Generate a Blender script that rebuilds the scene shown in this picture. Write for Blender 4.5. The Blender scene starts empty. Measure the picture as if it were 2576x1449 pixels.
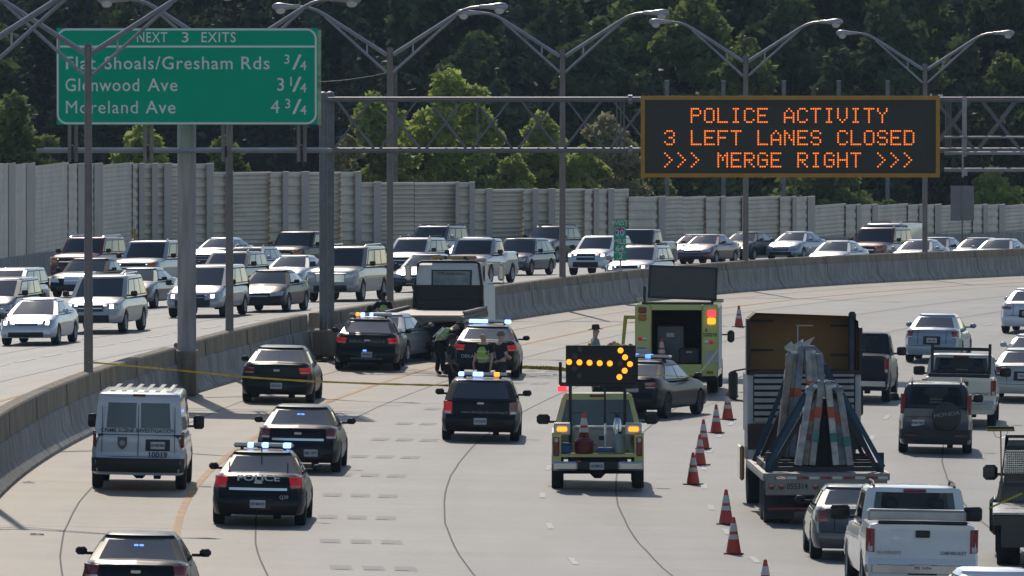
import bpy, bmesh, math, random
from math import sin, cos, pi, atan, atan2, radians, sqrt
from mathutils import Vector, Matrix
random.seed(7)
SC = bpy.context.scene
COL = SC.collection
# ---------------------------------------------------------------- camera
F, CX, HZ, CAMH = 25000.0, 1288.0, 41.0, 10.1       # focal length and horizon in photo units (2576 wide)
cd = bpy.data.cameras.new('camera'); cam = bpy.data.objects.new('camera', cd); COL.objects.link(cam)
cd.sensor_width = 36; cd.lens = 36 * F / 2576; cd.clip_start = 1; cd.clip_end = 9000
cam.location = (0, 0, CAMH); cam.rotation_euler = (pi / 2 - atan((724.5 - HZ) / F), 0, 0)
SC.camera = cam
# ---------------------------------------------------------------- light
SUN_EL, SUN_AZ = radians(36), radians(-7)            # azimuth from +Y, negative = to the left
w = bpy.data.worlds.new('World'); SC.world = w; w.use_nodes = True
nt = w.node_tree; sky = nt.nodes.new('ShaderNodeTexSky'); sky.sky_type = 'NISHITA'; sky.sun_disc = False
sky.sun_elevation = SUN_EL; sky.sun_rotation = SUN_AZ; sky.air_density = 1.0; sky.dust_density = 0.4
nt.links.new(sky.outputs[0], nt.nodes['Background'].inputs[0]); nt.nodes['Background'].inputs[1].default_value = 0.14
sd = bpy.data.lights.new('sun', 'SUN'); sd.energy = 3.1; sd.angle = radians(0.53); sd.color = (1, 0.89, 0.74)
so = bpy.data.objects.new('sun', sd); COL.objects.link(so); so.location = (-60, 400, 300)
sv = Vector((sin(SUN_AZ) * cos(SUN_EL), cos(SUN_AZ) * cos(SUN_EL), sin(SUN_EL)))
so.rotation_euler = sv.to_track_quat('Z', 'Y').to_euler()
SC.view_settings.view_transform = 'Standard'; SC.view_settings.look = 'None'
SC.view_settings.exposure = -0.46; SC.view_settings.gamma = 1
SC.cycles.max_bounces = 6; SC.cycles.transparent_max_bounces = 6; SC.cycles.volume_bounces = 0
SC.cycles.sample_clamp_indirect = 4

# ---------------------------------------------------------------- road geometry (all metres, +Y = away)
def poly(c, t):
    r = 0
    for k in c: r = r * t + k
    return r
CB = (-0.52289573, 6.91294904, 13.31795648, -4.73439114)
def xb(Y):                                            # near foot of the median barrier
    if Y < 170: return xb(170) + (Y - 170) * -0.07
    if Y <= 400: return poly(CB, (Y - 300) / 100)
    s = (3 * CB[0] + 2 * CB[1] + CB[2]) / 100
    return poly(CB, 1) + (Y - 400) * s + 0.0006 * (Y - 400) ** 2
def th(Y): return atan((xb(Y + 1) - xb(Y - 1)) / 2)
def zl(Y):
    d = max(0, Y - 320)
    return -9.6e-5 * d * d if d < 80 else -9.6e-5 * 6400 - 0.01536 * (min(d, 330) - 80)
def offx(X, Y): return (X - xb(Y)) * cos(th(Y))
def gz(X, Y):
    o = (X - xb(Y))
    k = 0.01 * min(1, max(0, (460 - Y) / 80))
    return zl(Y) - (0.02 * min(o, 45) if o > 0 else k * min(-o, 60))
def G(px, py):                                        # photo position of a ground contact -> road point
    lo, hi = 120.0, 900.0
    for _ in range(45):
        D = (lo + hi) / 2; X = (px - CX) / F * D
        if HZ + F * (CAMH - gz(X, D)) / D > py: lo = D
        else: hi = D
    X = (px - CX) / F * D
    return Vector((X, D, gz(X, D)))
def GD(px, D):
    X = (px - CX) / F * D
    return Vector((X, D, gz(X, D)))
def GR(px, py, h):                                    # the same from the height of a roof
    lo, hi = 120.0, 900.0
    for _ in range(45):
        D = (lo + hi) / 2; X = (px - CX) / F * D
        if HZ + F * (CAMH - gz(X, D) - h) / D > py: lo = D
        else: hi = D
    return GD(px, D)
def at(px, py, D): return Vector(((px - CX) / F * D, D, CAMH - (py - HZ) / F * D))
def RO(o, Y):                                         # offset from the barrier foot -> X
    return xb(Y) + o / cos(th(Y))

# ---------------------------------------------------------------- materials
_m = {}
def mat(key, col=(.5, .5, .5), rough=.6, metal=0, coat=0, emit=0, nz=0, nscale=3, ecol=None, spec=.5, bump=0):
    if key in _m: return _m[key]
    m = bpy.data.materials.new(key); m.use_nodes = True; t = m.node_tree; b = t.nodes['Principled BSDF']
    b.inputs['Base Color'].default_value = (*col, 1); b.inputs['Roughness'].default_value = rough
    b.inputs['Metallic'].default_value = metal; b.inputs['Coat Weight'].default_value = coat; b.inputs['Coat Roughness'].default_value = .06
    b.inputs['Specular IOR Level'].default_value = spec
    if emit:
        b.inputs['Emission Color'].default_value = (*(ecol or col), 1); b.inputs['Emission Strength'].default_value = emit
    if nz or bump:
        tc = t.nodes.new('ShaderNodeTexCoord'); n = t.nodes.new('ShaderNodeTexNoise'); n.inputs['Scale'].default_value = nscale; n.inputs['Detail'].default_value = 6
        t.links.new(tc.outputs['Object'], n.inputs['Vector'])
        if nz:
            r = t.nodes.new('ShaderNodeValToRGB'); e = r.color_ramp.elements
            e[0].position = .3; e[1].position = .72
            e[0].color = (*[c * (1 - nz) for c in col], 1); e[1].color = (*[min(1, c * (1 + nz)) for c in col], 1)
            t.links.new(n.outputs['Fac'], r.inputs['Fac']); t.links.new(r.outputs['Color'], b.inputs['Base Color'])
        if bump:
            bp = t.nodes.new('ShaderNodeBump'); bp.inputs['Strength'].default_value = bump; bp.inputs['Distance'].default_value = .03
            t.links.new(n.outputs['Fac'], bp.inputs['Height']); t.links.new(bp.outputs['Normal'], b.inputs['Normal'])
    _m[key] = m; return m
def paint(col, metal=.35):
    k = 'paint_%02x%02x%02x' % tuple(int(c * 255) for c in col)
    d_ = max(col) < .03
    return mat(k, col, .35 if not d_ else .3, 0 if d_ else metal, .14 if d_ else .8, nz=.06, nscale=1.3, spec=.16 if d_ else .5)
GLASS = mat('tinted_glass', (.012, .019, .021), .05, 0, .6, spec=.6, nz=.3, nscale=1.1)
def see_glass():
    m = bpy.data.materials.new('clear_tinted_glass'); m.use_nodes = True; t = m.node_tree; L = t.links; t.nodes.remove(t.nodes['Principled BSDF'])
    tr = t.nodes.new('ShaderNodeBsdfTransparent'); tr.inputs[0].default_value = (.40, .47, .45, 1); gl = t.nodes.new('ShaderNodeBsdfGlossy'); gl.inputs['Roughness'].default_value = .03
    fr_ = t.nodes.new('ShaderNodeFresnel'); fr_.inputs[0].default_value = 1.55; mx = t.nodes.new('ShaderNodeMixShader'); n = t.nodes.new('ShaderNodeTexNoise'); n.inputs['Scale'].default_value = 2
    L.new(fr_.outputs[0], mx.inputs[0]); L.new(tr.outputs[0], mx.inputs[1]); L.new(gl.outputs[0], mx.inputs[2]); L.new(mx.outputs[0], t.nodes['Material Output'].inputs[0]); return m
SEE = see_glass()
RUB = mat('tyre_rubber', (.012, .012, .013), .8, nz=.2)
RIM = mat('wheel_alloy', (.42, .43, .44), .35, .8, nz=.1)
RIMD = mat('dark_steel_wheel', (.06, .06, .065), .45, .5, nz=.1)
DARK = mat('black_plastic', (.016, .016, .018), .55, nz=.15)
UNDER = mat('underbody_black', (.01, .01, .01), .9, nz=.1)
CHROME = mat('chrome', (.62, .63, .65), .16, 1, nz=.05)
GANT = mat('dull_gantry_steel', (.20, .195, .2), .55, .4, nz=.15, nscale=2)
STEEL = mat('galvanised_steel', (.33, .34, .35), .42, .7, nz=.15, nscale=2)
GUN = mat('weathered_pole_steel', (.22, .195, .18), .55, .5, nz=.22, nscale=1.5)
LENSR = mat('red_lens', (.22, .008, .012), .18, coat=1, nz=.15, nscale=9)
LENSRL = mat('lit_red_lens', (.6, .01, .02), .2, emit=3.5, ecol=(1, .03, .05), nz=.1)
LENSB = mat('dim_red_lens', (.38, .008, .012), .2, emit=.2, ecol=(1, .03, .04), nz=.1)
LENSA = mat('lit_amber_lens', (.8, .3, .02), .2, emit=3.2, ecol=(1, .27, .015), nz=.1)
LENSAD = mat('amber_lens', (.45, .13, .01), .2, coat=1, nz=.1)
LENSW = mat('clear_lens', (.55, .56, .58), .12, .2, coat=1, nz=.2, nscale=8)
LENSWL = mat('lit_headlamp', (.9, .85, .75), .2, emit=5, ecol=(1, .86, .7), nz=.05)
BLUE = mat('lit_blue_lens', (.2, .3, 1), .2, emit=3.2, ecol=(.10, .26, 1), nz=.02)
BLUEW = mat('lit_blue_white_lens', (.5, .6, 1), .2, emit=4.2, ecol=(.24, .42, 1), nz=.02)
WHITE = mat('white_paint', (.72, .72, .71), .5, nz=.05)
PLATE = mat('licence_plate_white', (.55, .55, .55), .5, nz=.04)
INK = mat('dark_lettering', (.03, .035, .05), .6, nz=.05)
INKW = mat('pale_lettering', (.3, .3, .29), .6, nz=.05)
INKWB = mat('white_lettering', (.62, .63, .62), .55, nz=.05)

# ---------------------------------------------------------------- mesh helpers
class MB:
    def __init__(s): s.v = []; s.f = []; s.mi = []; s.cur = 0
    def add(s, vs, fs):
        o = len(s.v); s.v += [tuple(p) for p in vs]; s.f += [tuple(i + o for i in f) for f in fs]; s.mi += [s.cur] * len(fs); return s
    def box(s, c, d, rz=0, bev=0, M=None):
        x, y, z = d[0] / 2, d[1] / 2, d[2] / 2
        R = M or (Matrix.Translation(c) @ Matrix.Rotation(rz, 4, 'Z'))
        if bev:
            b = min(bev, x * .9, y * .9, z * .9); pts = []
            bm = bmesh.new()
            for sx in (-1, 1):
                for sy in (-1, 1):
                    for sz in (-1, 1):
                        for k in range(3):
                            q = [sx * (x - b), sy * (y - b), sz * (z - b)]; q[k] = (sx, sy, sz)[k] * (x, y, z)[k]
                            bm.verts.new(R @ Vector(q))
            bmesh.ops.convex_hull(bm, input=bm.verts); bm.verts.index_update()
            s.add([v.co for v in bm.verts], [[v.index for v in f.verts] for f in bm.faces]); bm.free(); return s
        vs = [R @ Vector((sx * x, sy * y, sz * z)) for sx in (-1, 1) for sy in (-1, 1) for sz in (-1, 1)]
        return s.add(vs, [(0, 1, 3, 2), (4, 6, 7, 5), (0, 4, 5, 1), (2, 3, 7, 6), (0, 2, 6, 4), (1, 5, 7, 3)])
    def tube(s, pts, r, n=8, cap=True):
        pts = [Vector(p) for p in pts]; rs = r if isinstance(r, (list, tuple)) else [r] * len(pts); vs = []; fs = []
        for i, p in enumerate(pts):
            d = (pts[min(i + 1, len(pts) - 1)] - pts[max(i - 1, 0)]).normalized()
            u = d.cross(Vector((0, 0, 1)) if abs(d.z) < .95 else Vector((1, 0, 0))).normalized(); q = d.cross(u)
            for k in range(n):
                a = 2 * pi * k / n; vs.append(p + (u * cos(a) + q * sin(a)) * rs[i])
        for i in range(len(pts) - 1):
            for k in range(n): fs.append((i * n + k, i * n + (k + 1) % n, (i + 1) * n + (k + 1) % n, (i + 1) * n + k))
        if cap: fs.append(tuple(range(n - 1, -1, -1))); fs.append(tuple(range((len(pts) - 1) * n, len(pts) * n)))
        return s.add(vs, fs)
    def lathe(s, prof, n=16, M=None, axis='Z'):
        M = M or Matrix(); vs = []; fs = []
        for r, h in prof:
            for k in range(n):
                a = 2 * pi * k / n
                p = (r * cos(a), r * sin(a), h) if axis == 'Z' else ((h, r * cos(a), r * sin(a)) if axis == 'X' else (r * cos(a), h, r * sin(a)))
                vs.append(M @ Vector(p))
        for i in range(len(prof) - 1):
            for k in range(n): fs.append((i * n + k, i * n + (k + 1) % n, (i + 1) * n + (k + 1) % n, (i + 1) * n + k))
        return s.add(vs, fs)
    def grid(s, P):                                   # P[i][j] points
        n, m = len(P), len(P[0])
        return s.add([p for r in P for p in r], [(i * m + j, i * m + j + 1, (i + 1) * m + j + 1, (i + 1) * m + j) for i in range(n - 1) for j in range(m - 1)])
    def prism(s, poly2, a, b, f):                     # polygon extruded; f(u,v,t) -> point
        n = len(poly2)
        return s.add([f(u, v, t) for t in (a, b) for u, v in poly2],
                     [tuple(range(n)), tuple(range(2 * n - 1, n - 1, -1))] + [(i, n + i, n + (i + 1) % n, (i + 1) % n) for i in range(n)])
    def build(s, name, m, parent=None, smooth=35, fix=True):
        me = bpy.data.meshes.new(name); me.from_pydata(s.v, [], s.f)
        for x in (m if isinstance(m, (list, tuple)) else [m]): me.materials.append(x)
        if any(s.mi): me.polygons.foreach_set('material_index', s.mi)
        if fix:
            bm = bmesh.new(); bm.from_mesh(me); bmesh.ops.recalc_face_normals(bm, faces=bm.faces); bm.to_mesh(me); bm.free()
        me.update()
        if smooth:
            me.polygons.foreach_set('use_smooth', [True] * len(me.polygons)); me.set_sharp_from_angle(angle=radians(smooth))
        return link(name, me, parent)
def link(name, me, parent=None, loc=None):
    o = bpy.data.objects.new(name, me); COL.objects.link(o)
    if parent: o.parent = parent
    if loc is not None: o.location = loc
    return o
def tag(o, label=None, cat=None, group=None, kind=None):
    if label: o['label'] = label
    if cat: o['category'] = cat
    if group: o['group'] = group
    if kind: o['kind'] = kind
    return o
def thing(name, label, cat, loc=(0, 0, 0), rz=0, group=None):
    o = bpy.data.objects.new(name, None); COL.objects.link(o); o.location = loc; o.rotation_euler = (0, 0, rz); o.empty_display_size = .3
    return tag(o, label, cat, group)
def dup(root, loc, rz, label=None, group=None, scale=None):
    r = root.copy(); COL.objects.link(r); r.location = loc; r.rotation_euler = (0, 0, rz)
    if label: r['label'] = label
    if group: r['group'] = group
    if scale: r.scale = scale
    for ch in list(root.children):
        c = ch.copy(); COL.objects.link(c); c.parent = r
        for g in ch.children:
            d = g.copy(); COL.objects.link(d); d.parent = c
    return r
def text(name, s, size, m, parent, loc, rot=(pi / 2, 0, 0), bold=.0, align='CENTER', sx=1, space=1, ext=.004):
    c = bpy.data.curves.new('lettering', 'FONT'); c.body = s; c.size = size; c.align_x = align; c.align_y = 'CENTER'; c.offset = bold * size; c.extrude = ext; c.space_character = space
    c.resolution_u = 3
    o = bpy.data.objects.new('t', c); me = bpy.data.meshes.new_from_object(o); bpy.data.objects.remove(o); bpy.data.curves.remove(c)
    me.name = name; me.materials.clear(); me.materials.append(m)
    t = link(name, me, parent, loc); t.rotation_euler = rot; t.scale = (sx, 1, 1); return t
def lerp(T, t):
    if t <= T[0][0]: return T[0][1]
    for (a, p), (b, q) in zip(T, T[1:]):
        if t <= b: return p + (q - p) * (t - a) / (b - a)
    return T[-1][1]
# ---------------------------------------------------------------- setting: terrain, roads, markings
def concrete(key, base, tan):
    m = bpy.data.materials.new(key); m.use_nodes = True; t = m.node_tree; L = t.links; b = t.nodes['Principled BSDF']
    uv = t.nodes.new('ShaderNodeUVMap'); sp = t.nodes.new('ShaderNodeSeparateXYZ'); L.new(uv.outputs[0], sp.inputs[0])
    tc = t.nodes.new('ShaderNodeTexCoord')
    def noise(sc, det, vec=None, stretch=None):
        n = t.nodes.new('ShaderNodeTexNoise'); n.inputs['Scale'].default_value = sc; n.inputs['Detail'].default_value = det
        v = vec or tc.outputs['Object']
        if stretch:
            mp = t.nodes.new('ShaderNodeMapping'); mp.inputs['Scale'].default_value = stretch; L.new(v, mp.inputs[0]); v = mp.outputs[0]
        L.new(v, n.inputs['Vector']); return n.outputs['Fac']
    def ramp(f, a, b_, ca, cb):
        r = t.nodes.new('ShaderNodeValToRGB'); e = r.color_ramp.elements; e[0].position = a; e[1].position = b_; e[0].color = (*ca, 1); e[1].color = (*cb, 1)
        L.new(f, r.inputs[0]); return r.outputs[0]
    def mix(f, a, b_, mode='MIX'):
        x = t.nodes.new('ShaderNodeMix'); x.data_type = 'RGBA'; x.blend_type = mode
        for i, s in ((0, f), (6, a), (7, b_)):
            if hasattr(s, 'is_linked') or hasattr(s, 'links'): L.new(s, x.inputs[i])
            else: x.inputs[i].default_value = s
        return x.outputs[2]
    mr = t.nodes.new('ShaderNodeMapRange'); L.new(sp.outputs[0], mr.inputs[0]); mr.inputs[1].default_value = 3.6; mr.inputs[2].default_value = 7.5; mr.inputs[3].default_value = 1; mr.inputs[4].default_value = 0
    n1 = noise(.12, 4, uv.outputs[0], (1, .25, 1))
    ma = t.nodes.new('ShaderNodeMath'); ma.operation = 'MULTIPLY'; L.new(mr.outputs[0], ma.inputs[0]); L.new(n1, ma.inputs[1])
    ma2 = t.nodes.new('ShaderNodeMath'); ma2.operation = 'MULTIPLY'; L.new(ma.outputs[0], ma2.inputs[0]); ma2.inputs[1].default_value = 1.6; ma2.use_clamp = True
    c = mix(ma2.outputs[0], (*base, 1), (*tan, 1))
    c = mix(.55, c, ramp(noise(.5, 5, uv.outputs[0], (1.6, .22, 1)), .3, .75, (.62, .62, .63), (1.12, 1.11, 1.09)), 'MULTIPLY')
    c = mix(.4, c, ramp(noise(.3, 3, uv.outputs[0], (.25, .9, 1)), .38, .62, (.7, .7, .72), (1.1, 1.09, 1.07)), 'MULTIPLY')
    c = mix(.5, c, ramp(noise(9, 8), .25, .8, (.72, .72, .72), (1.15, 1.15, 1.14)), 'MULTIPLY')
    def mth(op, a, v=None):
        x = t.nodes.new('ShaderNodeMath'); x.operation = op; L.new(a, x.inputs[0])
        if v is not None: x.inputs[1].default_value = v
        return x.outputs[0]
    fr_ = mth('FRACT', mth('DIVIDE', mth('SUBTRACT', sp.outputs[0], 3.9), 3.7)); rr = t.nodes.new('ShaderNodeValToRGB'); e = rr.color_ramp.elements
    e[0].color = (1.05, 1.05, 1.04, 1); e[1].color = (1.05, 1.05, 1.04, 1); q = e.new(.2); q.color = (.96, .96, .96, 1); q = e.new(.35); q.color = (.98, .98, .98, 1); q = e.new(.5); q.color = (.8, .8, .81, 1); q = e.new(.65); q.color = (.98, .98, .98, 1); q = e.new(.8); q.color = (.96, .96, .96, 1)
    L.new(fr_, rr.inputs[0]); c = mix(.8, c, rr.outputs[0], 'MULTIPLY')
    c = mix(.5, c, ramp(noise(.9, 2, uv.outputs[0], (1, .5, 1)), .62, .74, (1, 1, 1), (.78, .77, .76)), 'MULTIPLY')
    L.new(c, b.inputs['Base Color']); b.inputs['Roughness'].default_value = .6; b.inputs['Specular IOR Level'].default_value = .34
    bp = t.nodes.new('ShaderNodeBump'); bp.inputs['Strength'].default_value = .35; bp.inputs['Distance'].default_value = .02
    L.new(noise(22, 8), bp.inputs['Height']); L.new(bp.outputs[0], b.inputs['Normal'])
    return m
CONC = concrete('road_concrete', (.234, .235, .237), (.35, .28, .2))
def sheet(name, o0, o1, Y0, Y1, no, ny, m, dz=0):
    vs, fs, uv = [], [], []
    for i in range(ny + 1):
        Y = Y0 + (Y1 - Y0) * i / ny
        for j in range(no + 1):
            o = o0 + (o1 - o0) * j / no; X = RO(o, Y); vs.append((X, Y, gz(X, Y) + dz)); uv.append((abs(o), Y))
    n = no + 1
    fs = [(i * n + j, i * n + j + 1, (i + 1) * n + j + 1, (i + 1) * n + j) for i in range(ny) for j in range(no)]
    me = bpy.data.meshes.new(name); me.from_pydata(vs, [], fs); l = me.uv_layers.new(name='UVMap')
    for p in me.polygons:
        for li in p.loop_indices: l.data[li].uv = uv[me.loops[li].vertex_index]
    me.materials.append(m); me.polygons.foreach_set('use_smooth', [True] * len(fs)); me.update()
    return tag(link(name, me), kind='structure')
sheet('road', -62, 36, 120, 640, 98, 130, CONC)
GRASS = mat('rough_grass', (.05, .07, .025), .95, nz=.4, nscale=.4, bump=.5)
g = MB(); N = 40
def terr(X, Y):
    o = X - xb(min(Y, 700))
    z = -7.2 + max(0, (Y - 640)) * .012
    z += 60 * max(0, min(1, (Y - 900) / 1900)) ** 1.2 * (1 + .2 * sin(X / 240) + .12 * sin(X / 77 + 1))
    return z
g.grid([[Vector((x, y, terr(x, y))) for x in [-2600 + 130 * i for i in range(41)]] for y in [-300, 0, 300, 620, 700, 800, 900, 1000, 1100, 1200, 1300, 1400, 1500, 1600, 1700, 1800, 2000, 2200, 2500, 2800, 4000, 7000]])
tag(g.build('ground', GRASS), kind='structure')

def ribbon(o, Y0, Y1, wdt, dz, step=4, wob=0):
    P = []; n = max(1, int((Y1 - Y0) / step)); r = random.Random(int(o * 100) + int(Y0))
    for i in range(n + 1):
        Y = Y0 + (Y1 - Y0) * i / n; d = (r.random() - .5) * wob
        P.append([Vector((RO(q, Y), Y, gz(RO(q, Y), Y) + dz)) for q in (o - wdt / 2 + d, o + wdt / 2 + d)])
    return P
YEL = mat('yellow_road_paint', (.50, .215, .035), .7, nz=.22, nscale=2)
WRP = mat('white_road_paint', (.55, .55, .53), .7, nz=.2, nscale=3)
SEAM = mat('dark_joint_sealant', (.045, .043, .042), .8, nz=.3, nscale=3)
PATCH = mat('darker_concrete_patch', (.185, .185, .186), .7, nz=.1, nscale=2)
def marking(name, parts, m):
    b = MB()
    for P in parts: b.grid(P)
    return tag(b.build(name, m, smooth=0, fix=False), kind='structure')
marking('yellow_edge_line', [ribbon(3.9, 150, 470, .15, .008), ribbon(-4.7, 150, 470, .15, .008)], YEL)
d = []
for Y in [174 + 13 * i for i in range(16)]: d.append(ribbon(11.4, Y, Y + 2.3, .12, .008))
for Y in [190, 200.3, 210.2, 219.6, 228.7, 237.7, 246.2, 253.6, 262, 271, 284, 297, 310, 323, 336, 349, 362]: d.append(ribbon(14.95, Y - 1.1, Y + 1.1, .13, .008))
for Y in [170 + 12.6 * i for i in range(15)]: d.append(ribbon(18.7, Y, Y + 2.5, .12, .008))
for Y in [247.6 + 4.5 * i for i in range(34)]: d.append(ribbon(-8.85, Y, Y + 2.9, .2, .008))
for k in (-12.5, -16.1, -19.7):
    for Y in [262 + 12.5 * i for i in range(15)]: d.append(ribbon(k, Y, Y + 3, .13, .008))
marking('white_lane_dashes', d, WRP)
d = [ribbon(o, 150, 440, .036, .004, 3, .03) for o in (1.7, 5.45, 9.3, 13.0, 20.5)]
d += [ribbon(o, 240, 440, .04, .004, 3, .05) for o in (-6.7, -10.6, -14.3)]
for i in range(20):
    Y = 160 + i * 9.3
    if i % 2 == 0: d.append([[Vector((RO(o, Y + e), Y + e, gz(RO(o, Y + e), Y + e) + .004)) for e in (0, .03)] for o in (.2, 2, 3.6, 5.4)])
marking('pavement_joint', d, SEAM)
d = []
for i in range(14):
    Y = 165 + i * 9.33
    for k in (6.9, 7.5, 8.1):
        d.append(ribbon(k, Y, Y + 1.5, .4, .003))
marking('joint_repair_patch', d, PATCH)
d = []
for i in range(14):
    Y = 165 + i * 9.33
    for k in (6.9, 7.45, 8.0): d.append(ribbon(k, Y + .1, Y + .2, .26, .006))
marking('joint_repair_slot', d, mat('faded_joint_filler', (.15, .15, .15), .8, nz=.2, nscale=3))

# ---------------------------------------------------------------- median barrier
def barrier_mat(key, up, lowc, zs):
    m = mat(key, lowc, .85); t = m.node_tree; L = t.links; b = t.nodes['Principled BSDF']
    tc = t.nodes.new('ShaderNodeTexCoord'); n = t.nodes.new('ShaderNodeTexNoise'); mp = t.nodes.new('ShaderNodeMapping'); mp.inputs['Scale'].default_value = (5, 1.6, .5)
    L.new(tc.outputs['Object'], mp.inputs[0]); L.new(mp.outputs[0], n.inputs['Vector']); n.inputs['Scale'].default_value = 1.2; n.inputs['Detail'].default_value = 7
    r = t.nodes.new('ShaderNodeValToRGB'); e = r.color_ramp.elements; e[0].position = .32; e[1].position = .7
    e[0].color = (*[c * .62 for c in lowc], 1); e[1].color = (*[c * 1.12 for c in lowc], 1)
    L.new(n.outputs['Fac'], r.inputs[0]); L.new(r.outputs[0], b.inputs['Base Color']); return m
BLOW = barrier_mat('barrier_concrete', 0, (.33, .31, .28), 0)
BUP = barrier_mat('stained_barrier_concrete', 0, (.31, .245, .17), 0)
HB = [(170, 1.6), (209, 1.5), (262, 1.3), (292, 1.3), (325, 1.15), (460, 1.15)]
def barrier(label, Y0, Y1, dh=0):
    t = thing('median_barrier', label, 'barrier', (RO(-.45, Y0), Y0, gz(xb(Y0), Y0)), 0, 'median barrier sections')
    o0 = t.location
    def sweep(prof, b):
        P = []; n = max(2, int((Y1 - Y0) / 3))
        for i in range(n + 1):
            Y = Y0 + (Y1 - Y0) * i / n; h = lerp(HB, Y) + dh; zz = zl(Y)
            P.append([Vector((RO(o, Y), Y, zz + (z if z < .9 else (h if z < 2 else h - .04)))) - o0 for o, z in prof])
        b.grid(P); b.add(P[0], [tuple(range(len(prof)))]); b.add(P[-1], [tuple(range(len(prof)))])
    b = MB(); sweep([(0, -.5), (0, .08), (-.1, .2), (-.2, .36), (-.26, .84), (-.30, .86), (-.72, .86), (-.78, .84), (-.86, .3), (-1.0, .08), (-1.0, -.5)], b); b.build('base', BLOW, t, 25)
    b = MB(); sweep([(-.315, .862), (-.335, 3), (-.36, 1.0), (-.66, 1.0), (-.685, 3), (-.70, .862)], b); b.build('upper_wall', BUP, t, 25)
    Y = Y0 + 4
    while Y < min(Y1, 450):
        h = lerp(HB, Y) + dh; zz = zl(Y); b = MB()
        b.grid([[Vector((RO(o + .006, Y + e), Y + e, zz + z)) - o0 for o, z in ((.0, .02), (0, .08), (-.1, .2), (-.2, .36), (-.26, .84), (-.305, .865), (-.33, h - .06))] for e in (0, .12)]); b.build('joint', SEAM, t, 0, False); Y += 9.15
barrier('near section of stained concrete median barrier running behind the white police van', 150, 264.2)
barrier('short concrete median barrier section between the round sign column and the gantry posts', 266.6, 292.6, .03)
barrier('long far section of concrete median barrier curving behind the tow truck to the right', 295.2, 470)

# ---------------------------------------------------------------- noise wall
WD = [(-60, 424), (0, 424), (120, 446), (340, 470), (900, 483), (1450, 492), (2000, 520), (2576, 572), (2700, 585)]
WT = [(-60, 412), (536, 410), (537, 433), (910, 432), (911, 459), (1192, 459), (1193, 476), (1583, 474), (1584, 495), (2049, 494), (2050, 515), (2700, 509)]
def wtop(px):
    r = WT[0][1]
    for a, b in zip(WT, WT[1:]):
        if a[0] <= px < b[0]: return a[1]
    return WT[-1][1]
WALLP = mat('noise_wall_panel', (.72, .64, .52), .8, nz=.12, nscale=.9)
WALLS = mat('noise_wall_post', (.50, .455, .39), .75, nz=.08, nscale=.7)
wall = thing('noise_wall', 'long stepped grey panel noise wall behind the oncoming traffic', 'wall', GD(1288, 489))
seq = []
def zs(off, L): return [(k, off + a / 3, off + b / 3) for k, a, b in L]
seq += zs(0, [('n', -60, 22), ('n', -5, 65), ('p', 65, 112), ('n', 112, 200), ('p', 200, 260), ('w', 260, 517), ('n', 517, 590), ('p', 590, 645), ('n', 645, 712), ('p', 712, 772), ('w', 772, 1003), ('n', 1003, 1050), ('p', 1050, 1090), ('n', 1090, 1148), ('p', 1148, 1190), ('n', 1190, 1240), ('p', 1240, 1295), ('w', 1295, 1475), ('n', 1475, 1560), ('p', 1560, 1610), ('n', 1610, 1708), ('p', 1708, 1760), ('w', 1760, 2042), ('n', 2042, 2135), ('p', 2135, 2175), ('n', 2175, 2275), ('p', 2275, 2330), ('w', 2330, 2575)])
seq += zs(858.7, [('n', 0, 105), ('p', 105, 150), ('n', 150, 245), ('p', 245, 300), ('w', 300, 548), ('w', 552, 862), ('p', 862, 890), ('n', 890, 968), ('p', 968, 1007), ('n', 1007, 1095), ('p', 1095, 1142), ('w', 1142, 1377), ('n', 1377, 1445), ('p', 1445, 1485), ('n', 1485, 1565), ('p', 1565, 1615), ('w', 1615, 1837), ('n', 1837, 1905), ('p', 1905, 1945), ('n', 1945, 2015), ('p', 2015, 2060), ('w', 2060, 2170), ('n', 2170, 2285), ('n', 2285, 2395), ('p', 2395, 2447), ('w', 2447, 2576)])
seq += zs(1717.3, [('w', 0, 177), ('n', 177, 290), ('p', 290, 325), ('n', 325, 450), ('p', 450, 490), ('w', 490, 737), ('n', 737, 830), ('p', 830, 860), ('n', 860, 945), ('p', 945, 1000), ('w', 1000, 1232), ('n', 1232, 1315), ('p', 1315, 1347), ('n', 1347, 1432), ('p', 1432, 1475), ('w', 1475, 1702), ('n', 1702, 1787), ('p', 1787, 1822), ('n', 1822, 1905), ('p', 1905, 1955), ('w', 1955, 2192), ('n', 2192, 2270), ('p', 2270, 2305), ('n', 2305, 2390), ('p', 2390, 2437), ('w', 2437, 2680), ('p', 2680, 2730)])
def wpt(px, dep):
    D = lerp(WD, px) + dep; return Vector(((px - CX) / F * D, D, 0))
w0 = wall.location.copy()
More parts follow.
